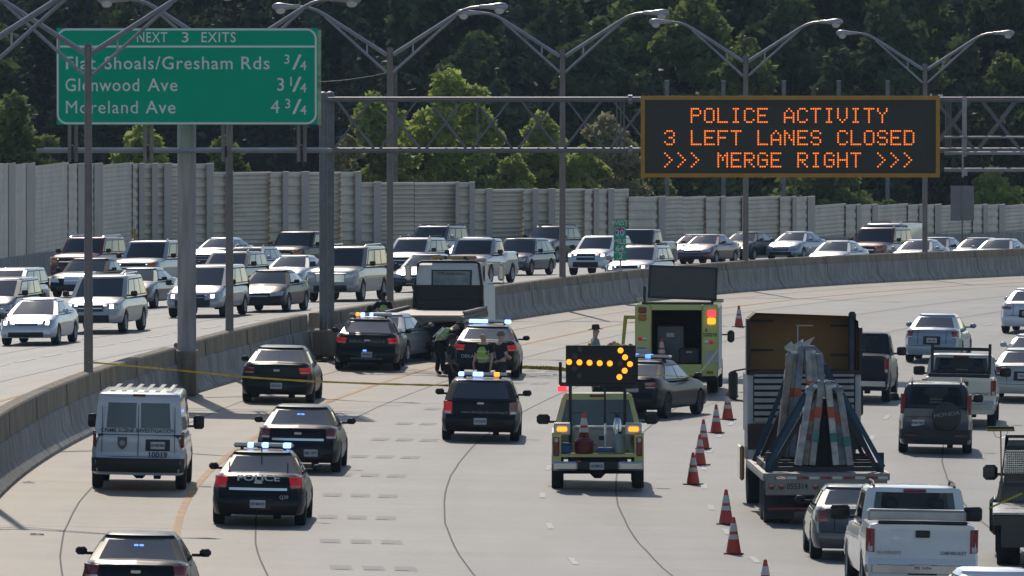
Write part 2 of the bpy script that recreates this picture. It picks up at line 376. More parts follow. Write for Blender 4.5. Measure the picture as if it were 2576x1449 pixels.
for k, a, b in seq:
    mid = (a + b) / 2; dep = {'p': -.25, 'n': 0, 'w': .4}[k]; A, B = wpt(a, dep), wpt(b, dep)
    Dm = lerp(WD, mid); zt = CAMH - (wtop(mid) - HZ) / F * Dm; zb_ = gz((mid - CX) / F * Dm, Dm) - .3
    m = MB()
    if k == 'p':
        d2 = Vector((0, .9, 0))
        m.add([p + Vector((0, 0, z)) + e - w0 for z in (zb_, zt + .03) for p, e in ((A, d2 * 0), (B, d2 * 0), (B, d2), (A, d2))], [(0, 1, 2, 3), (4, 5, 6, 7), (0, 1, 5, 4), (1, 2, 6, 5), (2, 3, 7, 6), (3, 0, 4, 7)])
        m.build('post', WALLS, wall, 0)
    else:
        prof = []; z = zt; per = .44
        while z > zb_:
            if k == 'w': prof += [(.13, z), (.03, z - .05), (.0, z - .13), (.14, z - .19), (.17, z - .215), (.06, z - .25), (.03, z - .33), (.17, z - .39), (.19, z - per + .005)]
            else: prof += [(.09, z), (.0, z - .07), (0, z - .21), (.15, z - .29), (.16, z - per + .01)]
            z -= per
        P = [[A + Vector((0, q, zz)) - w0, B + Vector((0, q, zz)) - w0] for q, zz in prof]
        m.grid(P); e = Vector((0, .35, 0)); T0, T1 = P[0]; m.add([T0, T1, T1 + e, T0 + e], [(0, 1, 2, 3)])
        z0 = Vector((0, .34, zb_)); m.add([A + z0 - w0, B + z0 - w0, T1 + e * .97, T0 + e * .97], [(0, 1, 2, 3)])
        if k == 'n':                                   # end reveal beside the post
            for q, zz in prof[4::5]:
                c = B - w0 + Vector((-.1, .12, zz + .07)); m.box(c, (.2, .06, .13))
        m.build('panel', WALLP, wall, 0)
# low concrete barrier along the foot of the wall
b = MB(); P = []
for px in range(-80, 2720, 40):
    A = wpt(px, -1.4); z = gz(A.x, A.y); P.append([A + Vector((0, q, z + h)) for q, h in ((-.35, -.3), (-.35, .1), (-.12, .35), (0, .95), (.25, .95), (.3, -.3))])
b.grid(P); o = b.build('roadside_barrier', BLOW, None, 25); tag(o, 'low pale concrete barrier along the foot of the noise wall', 'barrier')
b = MB(); p = GD(339, 466); b.tube([p, p + Vector((0, 0, 1.9))], .055, 10); o = MB()
t = thing('marker_post', 'yellow utility marker post standing at the foot of the noise wall', 'post', p)
MB().tube([(0, 0, 0), (0, 0, 1.75)], .06, 10).build('post', mat('yellow_plastic', (.55, .36, .03), .5, nz=.1), t); MB().tube([(0, 0, 1.752), (0, 0, 2.3)], .062, 10).build('cap', WHITE, t)

# ---------------------------------------------------------------- trees
def leafmat(key, col, tr, var=.35):
    m = bpy.data.materials.new(key); m.use_nodes = True; t = m.node_tree; L = t.links; t.nodes.remove(t.nodes['Principled BSDF'])
    out = t.nodes['Material Output']; d = t.nodes.new('ShaderNodeBsdfDiffuse'); x = t.nodes.new('ShaderNodeBsdfTranslucent'); gl = t.nodes.new('ShaderNodeBsdfGlossy'); gl.inputs['Roughness'].default_value = .4
    mx = t.nodes.new('ShaderNodeMixShader'); mx.inputs[0].default_value = tr; m2 = t.nodes.new('ShaderNodeMixShader'); m2.inputs[0].default_value = .025
    n = t.nodes.new('ShaderNodeTexNoise'); n.inputs['Scale'].default_value = .9; n.inputs['Detail'].default_value = 3; tc = t.nodes.new('ShaderNodeTexCoord'); L.new(tc.outputs['Object'], n.inputs['Vector'])
    r = t.nodes.new('ShaderNodeValToRGB'); e = r.color_ramp.elements; e[0].position = .3; e[1].position = .7
    e[0].color = (*[c * (1 - var) for c in col], 1); e[1].color = (col[0] * (1 + var) * 1.1, col[1] * (1 + var), col[2] * (1 + var * .4), 1)
    hs = t.nodes.new('ShaderNodeHueSaturation'); oi = t.nodes.new('ShaderNodeObjectInfo'); mr = t.nodes.new('ShaderNodeMapRange'); mr.inputs[3].default_value = .8; mr.inputs[4].default_value = 1.2
    L.new(oi.outputs['Random'], mr.inputs[0]); L.new(mr.outputs[0], hs.inputs['Value']); L.new(n.outputs['Fac'], r.inputs[0]); L.new(r.outputs[0], hs.inputs['Color'])
    g2 = t.nodes.new('ShaderNodeGamma'); g2.inputs[1].default_value = .85; L.new(hs.outputs[0], g2.inputs[0])
    L.new(hs.outputs[0], d.inputs[0]); L.new(g2.outputs[0], x.inputs[0]); L.new(d.outputs[0], mx.inputs[1]); L.new(x.outputs[0], mx.inputs[2])
    L.new(mx.outputs[0], m2.inputs[1]); L.new(gl.outputs[0], m2.inputs[2]); L.new(m2.outputs[0], out.inputs[0]); return m
LF_DARK = leafmat('dark_forest_leaves', (.062, .098, .036), .38)
LF_PINE = leafmat('pine_needles', (.036, .06, .036), .25)
LF_MID = leafmat('mid_green_leaves', (.14, .20, .055), .52)
LF_LIT = leafmat('bright_spring_leaves', (.27, .35, .08), .64)
LF_DRY = leafmat('dusty_flowering_leaves', (.28, .27, .15), .5)
BARK = mat('bark', (.07, .055, .042), .9, nz=.4, nscale=4)
def crown(rng, clumps, leaf, n):
    vs, fs = [], []
    tot = sum(c[3] * c[3] * c[4] ** .5 for c in clumps)
    for (x, y, z, rx, rz) in clumps:
        k = int(n * rx * rx * rz ** .5 / tot)
        for _ in range(k):
            while 1:
                a, b, c = rng.uniform(-1, 1), rng.uniform(-1, 1), rng.uniform(-1, 1); q = a * a + b * b + c * c
                if .12 < q < 1: break
            q = sqrt(q); f = (q ** .45) / q * rng.uniform(.72, 1.12)
            p = Vector((x + a * rx * f, y + b * rx * f, z + c * rz * f)); s = leaf * rng.uniform(.6, 1.35)
            u = Vector((rng.gauss(0, 1), rng.gauss(0, 1), rng.gauss(0, .7))).normalized(); v = u.cross(Vector((rng.gauss(0, 1), rng.gauss(0, 1), rng.gauss(0, 1)))).normalized()
            o = len(vs); vs += [p - u * s, p + v * s * .55 - u * s * .1, p + u * s, p - v * s * .55 + u * s * .1]; fs.append((o, o + 1, o + 2, o + 3))
    return vs, fs
def make_tree(kind, seed, h, r, leaf, n, m):
    rng = random.Random(seed); cl = []
    if kind == 'round':
        for i in range(70):
            t = rng.random(); a = rng.uniform(0, 2 * pi); z = h * (.06 + .86 * t); rr = r * (sin(pi * (.24 + .70 * t)) ** .55) * rng.uniform(.25, 1.0)
            s = r * rng.uniform(.15, .32); cl.append((rr * cos(a), rr * sin(a), z, s, s * rng.uniform(.6, .95)))
        cl.append((0, 0, h * .93, r * .3, r * .4))
    elif kind == 'cone':
        nl = 15
        for i in range(nl):
            t = (i + .5) / nl; z = h * (.08 + .9 * t); rr = r * (1.04 - t) ** .8
            for k in range(5 if t < .75 else 3):
                a = rng.uniform(0, 2 * pi); q = rr * rng.uniform(.4, .75); s = rr * rng.uniform(.3, .5) + .25
                cl.append((q * cos(a), q * sin(a), z - q * .12, s, s * .5 + .2))
        cl.append((0, 0, h * .97, .35, .9))
    else:                                              # shrubby mass
        for i in range(26):
            a = rng.uniform(0, 2 * pi); q = r * rng.random() ** .6; z = h * rng.uniform(.12, .78) * (1 - .35 * q / r); s = r * rng.uniform(.18, .34)
            cl.append((q * cos(a), q * sin(a), z, s, s * .9))
    me = bpy.data.meshes.new('crown'); vs, fs = crown(rng, cl, leaf, n); me.from_pydata(vs, [], fs); me.materials.append(m); me.update()
    tb = MB(); k = .02 * h
    tb.tube([(0, 0, -1.5), (k * .3, 0, h * .3), (0, k * .4, h * .62), (0, 0, h * .9)], [k * 1.0, k * .75, k * .45, k * .1], 8)
    for c in cl[:9]:
        z0 = max(h * .15, c[2] * .62); tb.tube([(0, 0, z0), (c[0] * .6, c[1] * .6, (z0 + c[2]) / 2 + .1), (c[0], c[1], c[2])], [k * .3, k * .18, k * .05], 5, False)
    return me, tb
KINDS = {}
def tree(kind, seed, h, r, leaf, n, m, loc, label, cat='tree', group=None, rz=0, sc=(1, 1, 1), name='tree'):
    key = (kind, seed)
    if key not in KINDS:
        me, tb = make_tree(kind, seed, h, r, leaf, n, m); o = thing(name, label, cat, loc, rz, group)
        t = tb.build('trunk', BARK, o, 60); c = link('crown', me, o); KINDS[key] = o; o.scale = sc
    else:
        o = dup(KINDS[key], loc, rz, label, group, sc)
    return o
rng = random.Random(3)
FG = 'trees of the dark wood'
def forest():
    rows = [(600, 0, (13, 18)), (622, 0, (18, 22)), (650, 0, (22, 26)), (690, 0, (26, 31))]
    T = [('cone', 11, 17, 3.2, .34, 7000, LF_PINE, 'dark pointed evergreen in the wood behind the noise wall'), ('cone', 12, 17, 2.7, .32, 6500, LF_PINE, 'dark pointed evergreen in the wood behind the noise wall'),
         ('round', 13, 17, 4.2, .36, 9000, LF_DARK, 'dark broadleaf tree in the wood behind the noise wall'), ('round', 14, 17, 3.7, .34, 8500, LF_DARK, 'dark broadleaf tree in the wood behind the noise wall'),
         ('round', 15, 17, 4.0, .34, 8500, LF_MID, 'mid green broadleaf tree in the wood behind the noise wall')]
    for Dr, _, hh in rows:
        x = -80
        while x < 2700:
            D = Dr + rng.uniform(-8, 8); k = rng.random(); f = (x - 600) / 1500
            i = (rng.choice([0, 1, 2, 3, 0, 1]) if x < 1450 else rng.choice([2, 3, 4, 4, 2, 0])) if Dr < 660 else rng.choice([2, 3, 4, 4])
            kind, sd_, h, r, lf, n, m, lab = T[i]; H = rng.uniform(*hh); s = H / h
            X = (x - CX) / F * D
            tree(kind, sd_, h, r, lf, n, m, (X, D, terr(X, D) + .5), lab, 'tree', {LF_PINE: 'pointed evergreens of the wood', LF_DARK: 'dark broadleaf trees of the wood', LF_MID: 'mid green broadleaf trees of the wood'}[m], rng.uniform(0, 6.28), (s * rng.uniform(.9, 1.25), s * .9, s), 'evergreen_tree' if kind == 'cone' else 'broadleaf_tree')
            x += rng.uniform(85, 135) * (1 if Dr < 660 else 1.3)
forest()
def front(seed, px, ytop, wpx, D, m, label, kind='round', n=9000, leaf=.21):
    base = gz((px - CX) / F * D, D) - .3; top = CAMH - (ytop - HZ) / F * D; h = top - base; r = wpx / 1.62 / F * D
    tree(kind, seed, h, r, leaf, n, m, ((px - CX) / F * D, D, base), label, 'tree', None, 0, (1, 1, 1), 'young_tree' if kind == 'round' else 'shrub')
front(31, 1125, 190, 230, 512, LF_LIT, 'tallest bright green tree behind the noise wall, its top above the gantry pipe', n=13000)
front(32, 935, 245, 190, 508, LF_LIT, 'bright green tree behind the noise wall left of the tallest one', n=10000)
front(33, 1365, 298, 170, 514, LF_LIT, 'rounded lime green tree right of the tallest one by a lamp post', n=9000)
front(34, 1525, 300, 170, 522, LF_DRY, 'greyish blossoming tree just left of the amber message sign', n=8000)
front(35, 35, 255, 200, 500, LF_MID, 'mid green bushy tree at the far left behind the noise wall', n=10000)
front(36, 360, 318, 150, 505, LF_LIT, 'lime green treetop below the green sign, left of the round column', n=7000)
front(37, 560, 350, 130, 507, LF_MID, 'small green tree right of the round column under the green sign', n=7000)
front(38, 130, 385, 90, 478, LF_DRY, 'pale yellowish shrub spilling over the top of the noise wall', 'shrub', 3500)
front(39, 2060, 430, 260, 545, LF_MID, 'broad green tree showing below the message sign above the wall', n=9000)
front(40, 2250, 470, 110, 560, LF_MID, 'low green bush above the noise wall right of the second lamp from the right', 'shrub', 3500)
front(41, 2500, 432, 120, 590, LF_LIT, 'bright leafy sapling above the wall at the right under the walkway', n=4500)
front(42, 1470, 380, 130, 512, LF_LIT, 'bright green tree behind the wall between two lime trees and the message sign', n=6000)
front(44, 875, 345, 110, 500, LF_DRY, 'small pale tree beside the gantry posts behind the noise wall', n=5000)
front(45, 1235, 400, 130, 518, LF_MID, 'low mid green tree between the tallest tree and the rounded lime one', n=6000)
front(46, 1295, 395, 110, 506, LF_LIT, 'lime green bushy sapling under the gantry left of the middle lamp', n=5000)
front(47, 1640, 440, 150, 530, LF_MID, 'dark leafy tree under the left end of the message sign', n=6000)
front(43, 1040, 330, 150, 520, LF_MID, 'mid green tree filling the gap behind the wooden utility pole', n=7000)
# ---------------------------------------------------------------- vehicles
_wheel = {}
def wheel(parent, x, y, r, w, rim):
    k = (r, w, rim.name); side = 1 if x > 0 else -1
    if k not in _wheel:
        b = MB(); h = w / 2
        b.lathe([(r * .62, -h), (r * .93, -h), (r * .985, -h * .8), (r, -h * .45), (r, h * .45), (r * .985, h * .8), (r * .93, h), (r * .62, h), (r * .62, -h)], 20, axis='X')
        t = b.build('wheel', RUB, parent); b = MB()
        b.lathe([(0, h * .45), (r * .15, h * .5), (r * .2, h * .62), (r * .5, h * .66), (r * .62, h * .97), (r * .66, h * .98), (r * .66, h * .8)], 20, axis='X')
        b.lathe([(0, -h * .3), (r * .62, -h * .5)], 20, axis='X')
        for i in range(5):
            a = 2 * pi * i / 5; b.box((0, 0, 0), (.02, r * .14, r * .4), M=Matrix.Rotation(a, 4, 'X') @ Matrix.Translation((h * .72, 0, r * .36)))
        ri = b.build('rim', rim, t); _wheel[k] = (t.data, ri.data)
    else:
        t = link('wheel', _wheel[k][0], parent); ri = link('rim', _wheel[k][1], t)
    t.location = (x, y, r); t.rotation_euler = (0, 0, 0 if side > 0 else pi); return t
# body specs. Along the car y runs 0 (tail) to 1 (nose); heights in metres
SP = {
 'sedan': dict(L=4.9, W=1.84, H=1.43, top=[(0, 1.02), (.03, 1.07), (.17, 1.07), (.3, .98), (.7, .98), (.73, .98), (.86, .90), (.95, .80), (1, .70)], cab=(.13, .31, .55, .73), belt=(1.0, .95), wb=(.205, .805), r=.325, rear=[(.2, .02), (.32, 0), (.58, .01), (.63, .06), (.9, .10), (1.05, .17)], front=[(.2, .05), (.35, 0), (.5, .01), (.62, .05), (.75, .17), (1, .4)], tw=.65, tl=(.48, .92, .74, .97), hl=(.45, .95, .56, .72), gr=(.42, .48, .66), win=1),
 'boxsed': dict(L=5.4, W=1.98, H=1.48, top=[(0, .98), (.03, 1.02), (.2, 1.03), (.3, .98), (.7, .98), (.73, .98), (.92, .92), (.97, .86), (1, .78)], cab=(.2, .33, .53, .68), belt=(.98, .96), wb=(.22, .8), r=.33, rear=[(.2, .02), (.34, 0), (.55, .01), (.6, .06), (.95, .08), (1.05, .14)], front=[(.2, .05), (.35, 0), (.5, .0), (.55, .05), (.8, .08), (1, .3)], tw=.76, tl=(.4, .92, .68, .9), hl=(.5, .95, .58, .76), gr=(.42, .5, .8), win=1),
 'hatch': dict(L=4.95, W=1.88, H=1.49, top=[(0, 1.0), (.04, 1.02), (.3, 1.0), (.7, 1.0), (.73, 1.0), (.9, .93), (.97, .85), (1, .75)], cab=(.015, .14, .54, .7), belt=(1.02, .98), wb=(.2, .81), r=.345, rear=[(.2, .03), (.34, 0), (.6, .01), (.66, .06), (1.02, .1)], front=[(.2, .05), (.35, 0), (.55, .01), (.8, .06), (1, .3)], tw=.74, tl=(.74, .96, .66, .98), hl=(.5, .95, .6, .76), gr=(.45, .52, .78), win=1),
 'suv': dict(L=4.75, W=1.86, H=1.76, top=[(0, 1.14), (.3, 1.16), (.72, 1.17), (.76, 1.17), (.9, 1.1), (.97, 1.03), (1, .92)], cab=(.005, .07, .56, .74), belt=(1.16, 1.15), wb=(.2, .81), r=.37, rear=[(.25, .03), (.38, 0), (.62, 0), (.68, .06), (1.1, .08)], front=[(.25, .06), (.4, 0), (.6, .0), (.68, .04), (.92, .08), (1.1, .3)], tw=.8, tl=(.78, .96, .7, 1.15), hl=(.5, .95, .76, .98), gr=(.45, .68, .96), win=1),
 'bigsuv': dict(L=5.2, W=2.0, H=1.93, top=[(0, 1.22), (.3, 1.27), (.72, 1.28), (.75, 1.28), (.92, 1.22), (.98, 1.16), (1, 1.05)], cab=(.005, .04, .57, .7), belt=(1.27, 1.26), wb=(.2, .81), r=.39, rear=[(.3, .03), (.42, 0), (.66, 0), (.72, .06), (1.2, .07)], front=[(.3, .05), (.42, 0), (.62, .0), (.68, .05), (1.02, .06), (1.2, .2)], tw=.84, tl=(.8, .96, .8, 1.3), hl=(.55, .95, .86, 1.1), gr=(.5, .76, 1.08), win=1),
 'minivan': dict(L=5.1, W=1.98, H=1.74, top=[(0, 1.06), (.3, 1.1), (.76, 1.1), (.8, 1.09), (.92, .99), (.98, .9), (1, .78)], cab=(.005, .05, .58, .8), belt=(1.1, 1.08), wb=(.21, .81), r=.34, rear=[(.22, .03), (.35, 0), (.6, 0), (.66, .06), (1.05, .07)], front=[(.22, .05), (.36, 0), (.55, .0), (.66, .04), (.85, .12), (1, .4)], tw=.8, tl=(.78, .96, .7, 1.2), hl=(.5, .95, .62, .82), gr=(.42, .6, .78), win=1),
 'pickup': dict(L=5.75, W=2.0, H=1.86, top=[(0, 1.3), (.36, 1.3), (.4, 1.2), (.7, 1.2), (.75, 1.2), (.92, 1.14), (.98, 1.08), (1, .95)], cab=(.37, .4, .6, .71), belt=(1.25, 1.2), wb=(.2, .82), r=.39, rear=[(.4, .0), (.44, .0), (.66, .0), (.68, .13), (1.3, .13)], front=[(.35, .05), (.45, 0), (.65, .0), (.7, .05), (1.02, .06), (1.2, .2)], tw=.84, tl=(.86, .99, .82, 1.22), hl=(.55, .95, .8, 1.0), gr=(.5, .74, 1.0), win=1),
 'van': dict(L=5.5, W=2.02, H=2.1, top=[(0, 1.22), (.3, 1.25), (.8, 1.22), (.84, 1.2), (.95, 1.1), (1, .95)], cab=(.004, .02, .72, .83), belt=(1.24, 1.22), wb=(.2, .8), r=.37, rear=[(.4, .03), (.45, .0), (.7, 0), (.72, .07), (1.25, .07)], front=[(.3, .05), (.45, 0), (.65, 0), (.7, .05), (1.2, .2)], tw=.86, tl=(.9, .985, .92, 1.28), hl=(.6, .95, .8, 1.0), gr=(.5, .76, 1.0), win=1),
}
def car(name, label, cat, sp, col, pos, view='rear', dyaw=0, group=None, rim=None, W=None, H=None, L=None, pmetal=.35, **op):
    """pos = ground contact of the end facing the camera; view 'rear' heads away, 'front' comes towards us"""
    S = dict(SP[sp]); S.update({k: v for k, v in op.items() if k in S}); L = L or S['L']; W = W or S['W']; H = H or S['H']; hw = W / 2
    yaw = -th(pos[1]) + radians(dyaw) + (0 if view == 'rear' else pi)
    d = Vector((-sin(yaw), cos(yaw), 0)); wbR, wbF = S['wb'][0] * L - L / 2, S['wb'][1] * L - L / 2
    c = Vector(pos) - d * (wbR - S['r'] * .3 if view == 'rear' else wbF + S['r'] * .3); c.z = gz(c.x, c.y)
    root = thing(name, label, cat, c, yaw, group)
    e = 1.2; sl = (gz(c.x + d.x * e, c.y + d.y * e) - gz(c.x - d.x * e, c.y - d.y * e)) / (2 * e)
    cr = (gz(c.x + d.y * .8, c.y - d.x * .8) - gz(c.x - d.y * .8, c.y + d.x * .8)) / 1.6
    root.rotation_euler = (atan(sl), -atan(cr), yaw)
    pm = op.get('paintmat') or paint(col, pmetal); pick = sp == 'pickup'
    zb0 = .24 + (.1 if H > 1.7 else 0); r = S['r']
    def hwid(y):                                     # plan shape
        a = (y + L / 2); b_ = (L / 2 - y); k = 1.0
        rr, fr = (.5 if sp in ('sedan', 'boxsed') else .35, .55) if not pick else (.12, .5)
        if a < rr: k *= 1 - (.05 if pick else .14 if sp in ('sedan', 'boxsed') else .10) * (1 - a / rr) ** 2
        if b_ < fr: k *= 1 - .13 * (1 - b_ / fr) ** 2
        return hw * k
    def topz(y): return lerp(S['top'], y / L + .5)
    NS = 9
    def section(y, up):
        zt = topz(y); arch = 0
        for wy in (wbR, wbF):
            q = (r * 1.13) ** 2 - (y - wy) ** 2
            if q > 0: arch = max(arch, r * .96 + sqrt(q))
        zb = max(zb0, arch); zs_ = zt - (.05 if pick and y / L + .5 < .36 else .10); wv = hwid(y); pts = [(0, zb + .0), (wv * .55, zb), (wv * .93, zb)]
        for i in range(NS):
            t = i / (NS - 1); z = zb + .02 + (zs_ - zb - .02) * t; u = (z - zb0) / (zs_ - zb0)
            pts.append((wv * (1 - .05 * max(0, .3 - u) / .3 - .075 * max(0, u - .55) ** 1.6 / .45 ** 1.6 + .0 - (.012 if .5 < u < .6 else 0)), z))
        pts += [(wv * .885, zs_ + (zt - zs_) * .4), (wv * .80, zs_ + (zt - zs_) * .74), (wv * .45, zt - .01), (0, zt)]
        return pts
    ys = [-L / 2, -L / 2 + .05, -L / 2 + .16, -L / 2 + .34]
    for wy in (wbR, wbF): ys += [wy + r * 1.14 * k for k in (-1.001, -.999, -.9, -.7, -.4, 0, .4, .7, .9, .999, 1.001)]
    ys += [-L / 2 + L * q for q in (.3, .4, .5, .6, .7, .735, .76, .88, .93)] + [p[0] * L - L / 2 for p in S['top'][1:-1]] + [L / 2 - .3, L / 2 - .14, L / 2 - .04, L / 2]
    ys = sorted(set(round(y, 4) for y in ys)); 
    def dyf(y, z):
        a = y + L / 2; b_ = L / 2 - y
        if a < .7: return lerp(S['rear'], z) * (1 - a / .7)
        if b_ < .8: return -lerp(S['front'], z) * (1 - b_ / .8)
        return 0
    b = MB(); P = []
    for y in ys:
        q = section(y, 0); ring = [(-x, y + dyf(y, z), z) for x, z in q[::-1]] + [(x, y + dyf(y, z), z) for x, z in q[1:]]
        P.append([Vector(p) for p in ring])
    b.grid(P); m = len(P[0])
    BU = .10
    for ring, sg in ((P[0], -1), (P[-1], 1)):         # end caps bulging outward
        n = m // 2; rows = []
        for i in range(n + 1):
            A, B = ring[i], ring[m - 1 - i]; row = []
            for k in range(9):
                u = -1 + k / 4; row.append(Vector((A.x * (-u if A.x < 0 else u) if abs(A.x) > 1e-6 else 0, A.y + sg * BU * (1 - u * u) * (abs(A.x) / hw) * (.35 if pick and sg < 0 else 1), A.z)))
            rows.append(row)
        b.grid(rows)
    body = b.build('body', pm, root, 38)
    rw = hwid(-L / 2); fw = hwid(L / 2)
    def pt(s, z, end, out=.012):
        sg = -1 if end == 'rear' else 1; w_ = rw if end == 'rear' else fw; w_ *= 1 - .03 - .0 * z
        a = abs(s); sx = 1 if s >= 0 else -1; y0 = sg * L / 2
        if a <= w_:
            u = a / w_; return Vector((s, y0 + dyf(y0, z) + sg * (BU * (1 - u * u) * (.35 if pick and sg < 0 else 1) + out), z))
        y = y0 - sg * (a - w_); return Vector((sx * (hwid(y) * .985 + out), y + dyf(y, z), z))
    def patch(nm, corners, end, mt, par=None, out=.012, nx=6, nz=3, thick=.05):
        b = MB(); rows = []
        c0, c1, c2, c3 = corners                      # bl br tr tl as (s,z)
        for j in range(nz + 1):
            v = j / nz; row = []
            for i in range(nx + 1):
                u = i / nx; s = (c0[0] * (1 - u) + c1[0] * u) * (1 - v) + (c3[0] * (1 - u) + c2[0] * u) * v; z = (c0[1] * (1 - u) + c1[1] * u) * (1 - v) + (c3[1] * (1 - u) + c2[1] * u) * v
                row.append(pt(s, z, end, out))
            rows.append(row)
        b.grid(rows); rim_ = rows[0] + [r_[-1] for r_ in rows[1:]] + rows[-1][-2::-1] + [r_[0] for r_ in rows[-2:0:-1]]
        sg = -1 if end == 'rear' else 1; n = len(rim_)
        b.add([p for p in rim_] + [p + Vector((-.02 * (1 if p.x > 0 else -1) if abs(p.x) > .6 * hw else 0, -sg * thick, 0)) for p in rim_], [(i, (i + 1) % n, n + (i + 1) % n, n + i) for i in range(n)])
        return b.build(nm, mt, par or root, 40)
    def rect(nm, s0, s1, z0, z1, end, mt, par=None, out=.012, **k): return patch(nm, [(s0, z0), (s1, z0), (s1, z1), (s0, z1)], end, mt, par, out, **k)
    # cabin
    cb = [q * L - L / 2 for q in S['cab']]; bz0, bz1 = S['belt']; tw = S['tw']; bw = .90 if sp in ('sedan', 'boxsed') else .93
    yb0, yr0, yr1, yb1 = cb; zr = H - (.05 if sp not in ('sedan', 'boxsed') else .075)
    def outline(h):                                  # h 0 belt .. 1 roof ; 4 sides x n points, front right then clockwise
        y0 = yb0 + (yr0 - yb0) * h; y1 = yb1 + (yr1 - yb1) * h; wv = hw * (bw + (tw - bw) * h ** 1.15)
        pts = []; ff, fb = .13, .10; n = 8
        cw = .16
        def z(y):
            t = (y - yb0) / (yb1 - yb0); return (bz0 + (bz1 - bz0) * t - .03) * (1 - h) + zr * h
        for i in range(n + 1):
            u = -1 + 2 * i / n; y = y1 + (1 - u * u) * ff - ff * .5; pts.append((u * wv * .9, y))
        for i in range(n + 1):
            t = i / n; y = (y1 - .09) + ((y0 + .09) - (y1 - .09)) * t; pts.append((wv * (1 + .025 * sin(pi * t)), y))
        for i in range(n + 1):
            u = 1 - 2 * i / n; y = y0 - (1 - u * u) * fb + fb * .5; pts.append((u * wv * .9, y))
        for i in range(n + 1):
            t = 1 - i / n; y = (y1 - .09) + ((y0 + .09) - (y1 - .09)) * t; pts.append((-wv * (1 + .025 * sin(pi * t)), y))
        return [Vector((x, y, z(y))) for x, y in pts]
    b = MB(); see = op.get('see'); lv = [outline(h) for h in ((0, .1, .3, .5, .7, .9, .94) if see else (0, .2, .4, .6, .8, .94))]
    top = outline(1.0); cen = Vector((0, (yr0 + yr1) / 2, 0))
    def shr(k, zz): return [Vector((p.x * k, cen.y + (p.y - cen.y) * (k * .5 + .5 if k > .8 else k), zz)) for p in top]
    lv += [shr(.985, zr), shr(.94, zr + (H - zr) * .5), shr(.8, H - .012), shr(.45, H), shr(.03, H)]
    lv = [q + [q[0]] for q in lv]; b.grid(lv)
    if see:
        nc = len(lv[0]) - 1
        b.f = [f for k_, f in enumerate(b.f) if not (1 <= k_ // nc <= 4 and (k_ % nc in range(1, 7) or k_ % nc in range(19, 25)))]; b.mi = [0] * len(b.f)
    cabin = b.build('cabin', op.get('roofmat', pm), root, 40)
    def pane(nm, side, a0, a1, h0, h1, mt=GLASS, out=.008):
        b = MB(); rows = []; n = 8; nh = 5
        for j in range(nh + 1):
            h = h0 + (h1 - h0) * j / nh; o = outline(h); o2 = outline(min(1, h + .05)); row = []
            for i in range(n + 1):
                a = (a0 + (a1 - a0) * i / n) * 8; k = min(7, int(a)); f = a - k; s = side * 9
                p = o[s + k] * (1 - f) + o[s + k + 1] * f; p2 = o2[s + k] * (1 - f) + o2[s + k + 1] * f
                nn = (o[s + k + 1] - o[s + k]).cross(p2 - p).normalized()
                if nn.dot(p - Vector((0, cen.y, p.z))) < 0: nn = -nn
                row.append(p + nn * out)
            rows.append(row)
        b.grid(rows); rim_ = rows[0] + [r_[-1] for r_ in rows[1:]] + rows[-1][-2::-1] + [r_[0] for r_ in rows[-2:0:-1]]; n = len(rim_)
        b.add(list(rim_) + [Vector((p.x * .985, cen.y + (p.y - cen.y) * .985, p.z)) for p in rim_], [(i, (i + 1) % n, n + (i + 1) % n, n + i) for i in range(n)])
        return b.build(nm, mt, root, 40)
    gm = op.get('glass', SEE if see else GLASS)
    if see:
        ym = yr1 - .25 if not pick else (yb0 + yb1) / 2 + .1; rowsY = [ym] + ([ym - .95] if op.get('seats2') else [])
        for y_ in rowsY:
            for x_ in (-.42, .42):
                b = MB(); b.box((x_, y_, bz0 - .12), (.52, .16, .62), bev=.06); b.box((x_, y_ - .02, bz0 + .30), (.27, .11, .2), bev=.05); b.build('seat', DARK, root)
        b = MB(); b.box((0, yb1 - .3, bz0 - .05), (hw * 1.6, .4, .2), bev=.06); b.build('dashboard', DARK, root)
    wh0 = op.get('rwh', .1)
    rwin = pane('rear_window', 2, .05, .95, wh0, .9, op.get('rglass', gm)) if not op.get('noglass') else None
    pane('windscreen', 0, .04, .96, .06, .93, gm)
    sedan = sp in ('sedan', 'boxsed')
    for sd, flip in ((1, 0), (3, 1)):
        segs = [(.08, .46), (.49, .9)] if (sedan or pick) else [(.06, .34), (.37, .64), (.67, .95)]
        if sp == 'van': segs = [(.03, .2)]
        f0, f1 = segs[0][0] - .02, segs[-1][1] + .025; pane('window_surround', sd, f0 if not flip else 1 - f1, f1 if not flip else 1 - f0, .07, .9, DARK, .004)
        for a0, a1 in segs: pane('side_window', sd, a0 if not flip else 1 - a1, a1 if not flip else 1 - a0, .12, .84, gm)
    # wheels, underbody
    tr = hw - .115
    for x in (-tr, tr):
        for y in (wbR, wbF): wheel(root, x, y, r, op.get('tyre', .225), rim or RIM)
    b = MB(); b.box((0, 0, zb0 + .14), (W * .78, L * .9, .2)); b.box((0, wbR, r), (tr * 2 - .1, .16, .13)); b.box((hw * .4, -L / 2 + .5, zb0 - .02), (.14, .5, .14)); b.box((0, wbR, r), (.3, .32, .3), bev=.08) if H > 1.7 else None
    b.build('underbody', UNDER, root)
    # mirrors
    for sx in (-1, 1):
        mw, mh = op.get('mirror', (.2, .14) if H < 1.6 else (.22, .19)); b = MB(); zz = bz1 + .1; b.box((sx * (hw + .02 + mw / 2), yb1 - .33, zz), (mw, .11, mh), bev=.045); b.box((sx * (hw - .03), yb1 - .3, zz - mh * .3), (.16, .05, .05)); b.build('wing_mirror', op.get('mirmat', DARK if max(col) < .2 or H > 1.7 else pm), root, 50)
    # lamps
    a0, a1, z0, z1 = S['tl']; lm = op.get('tail', LENSR)
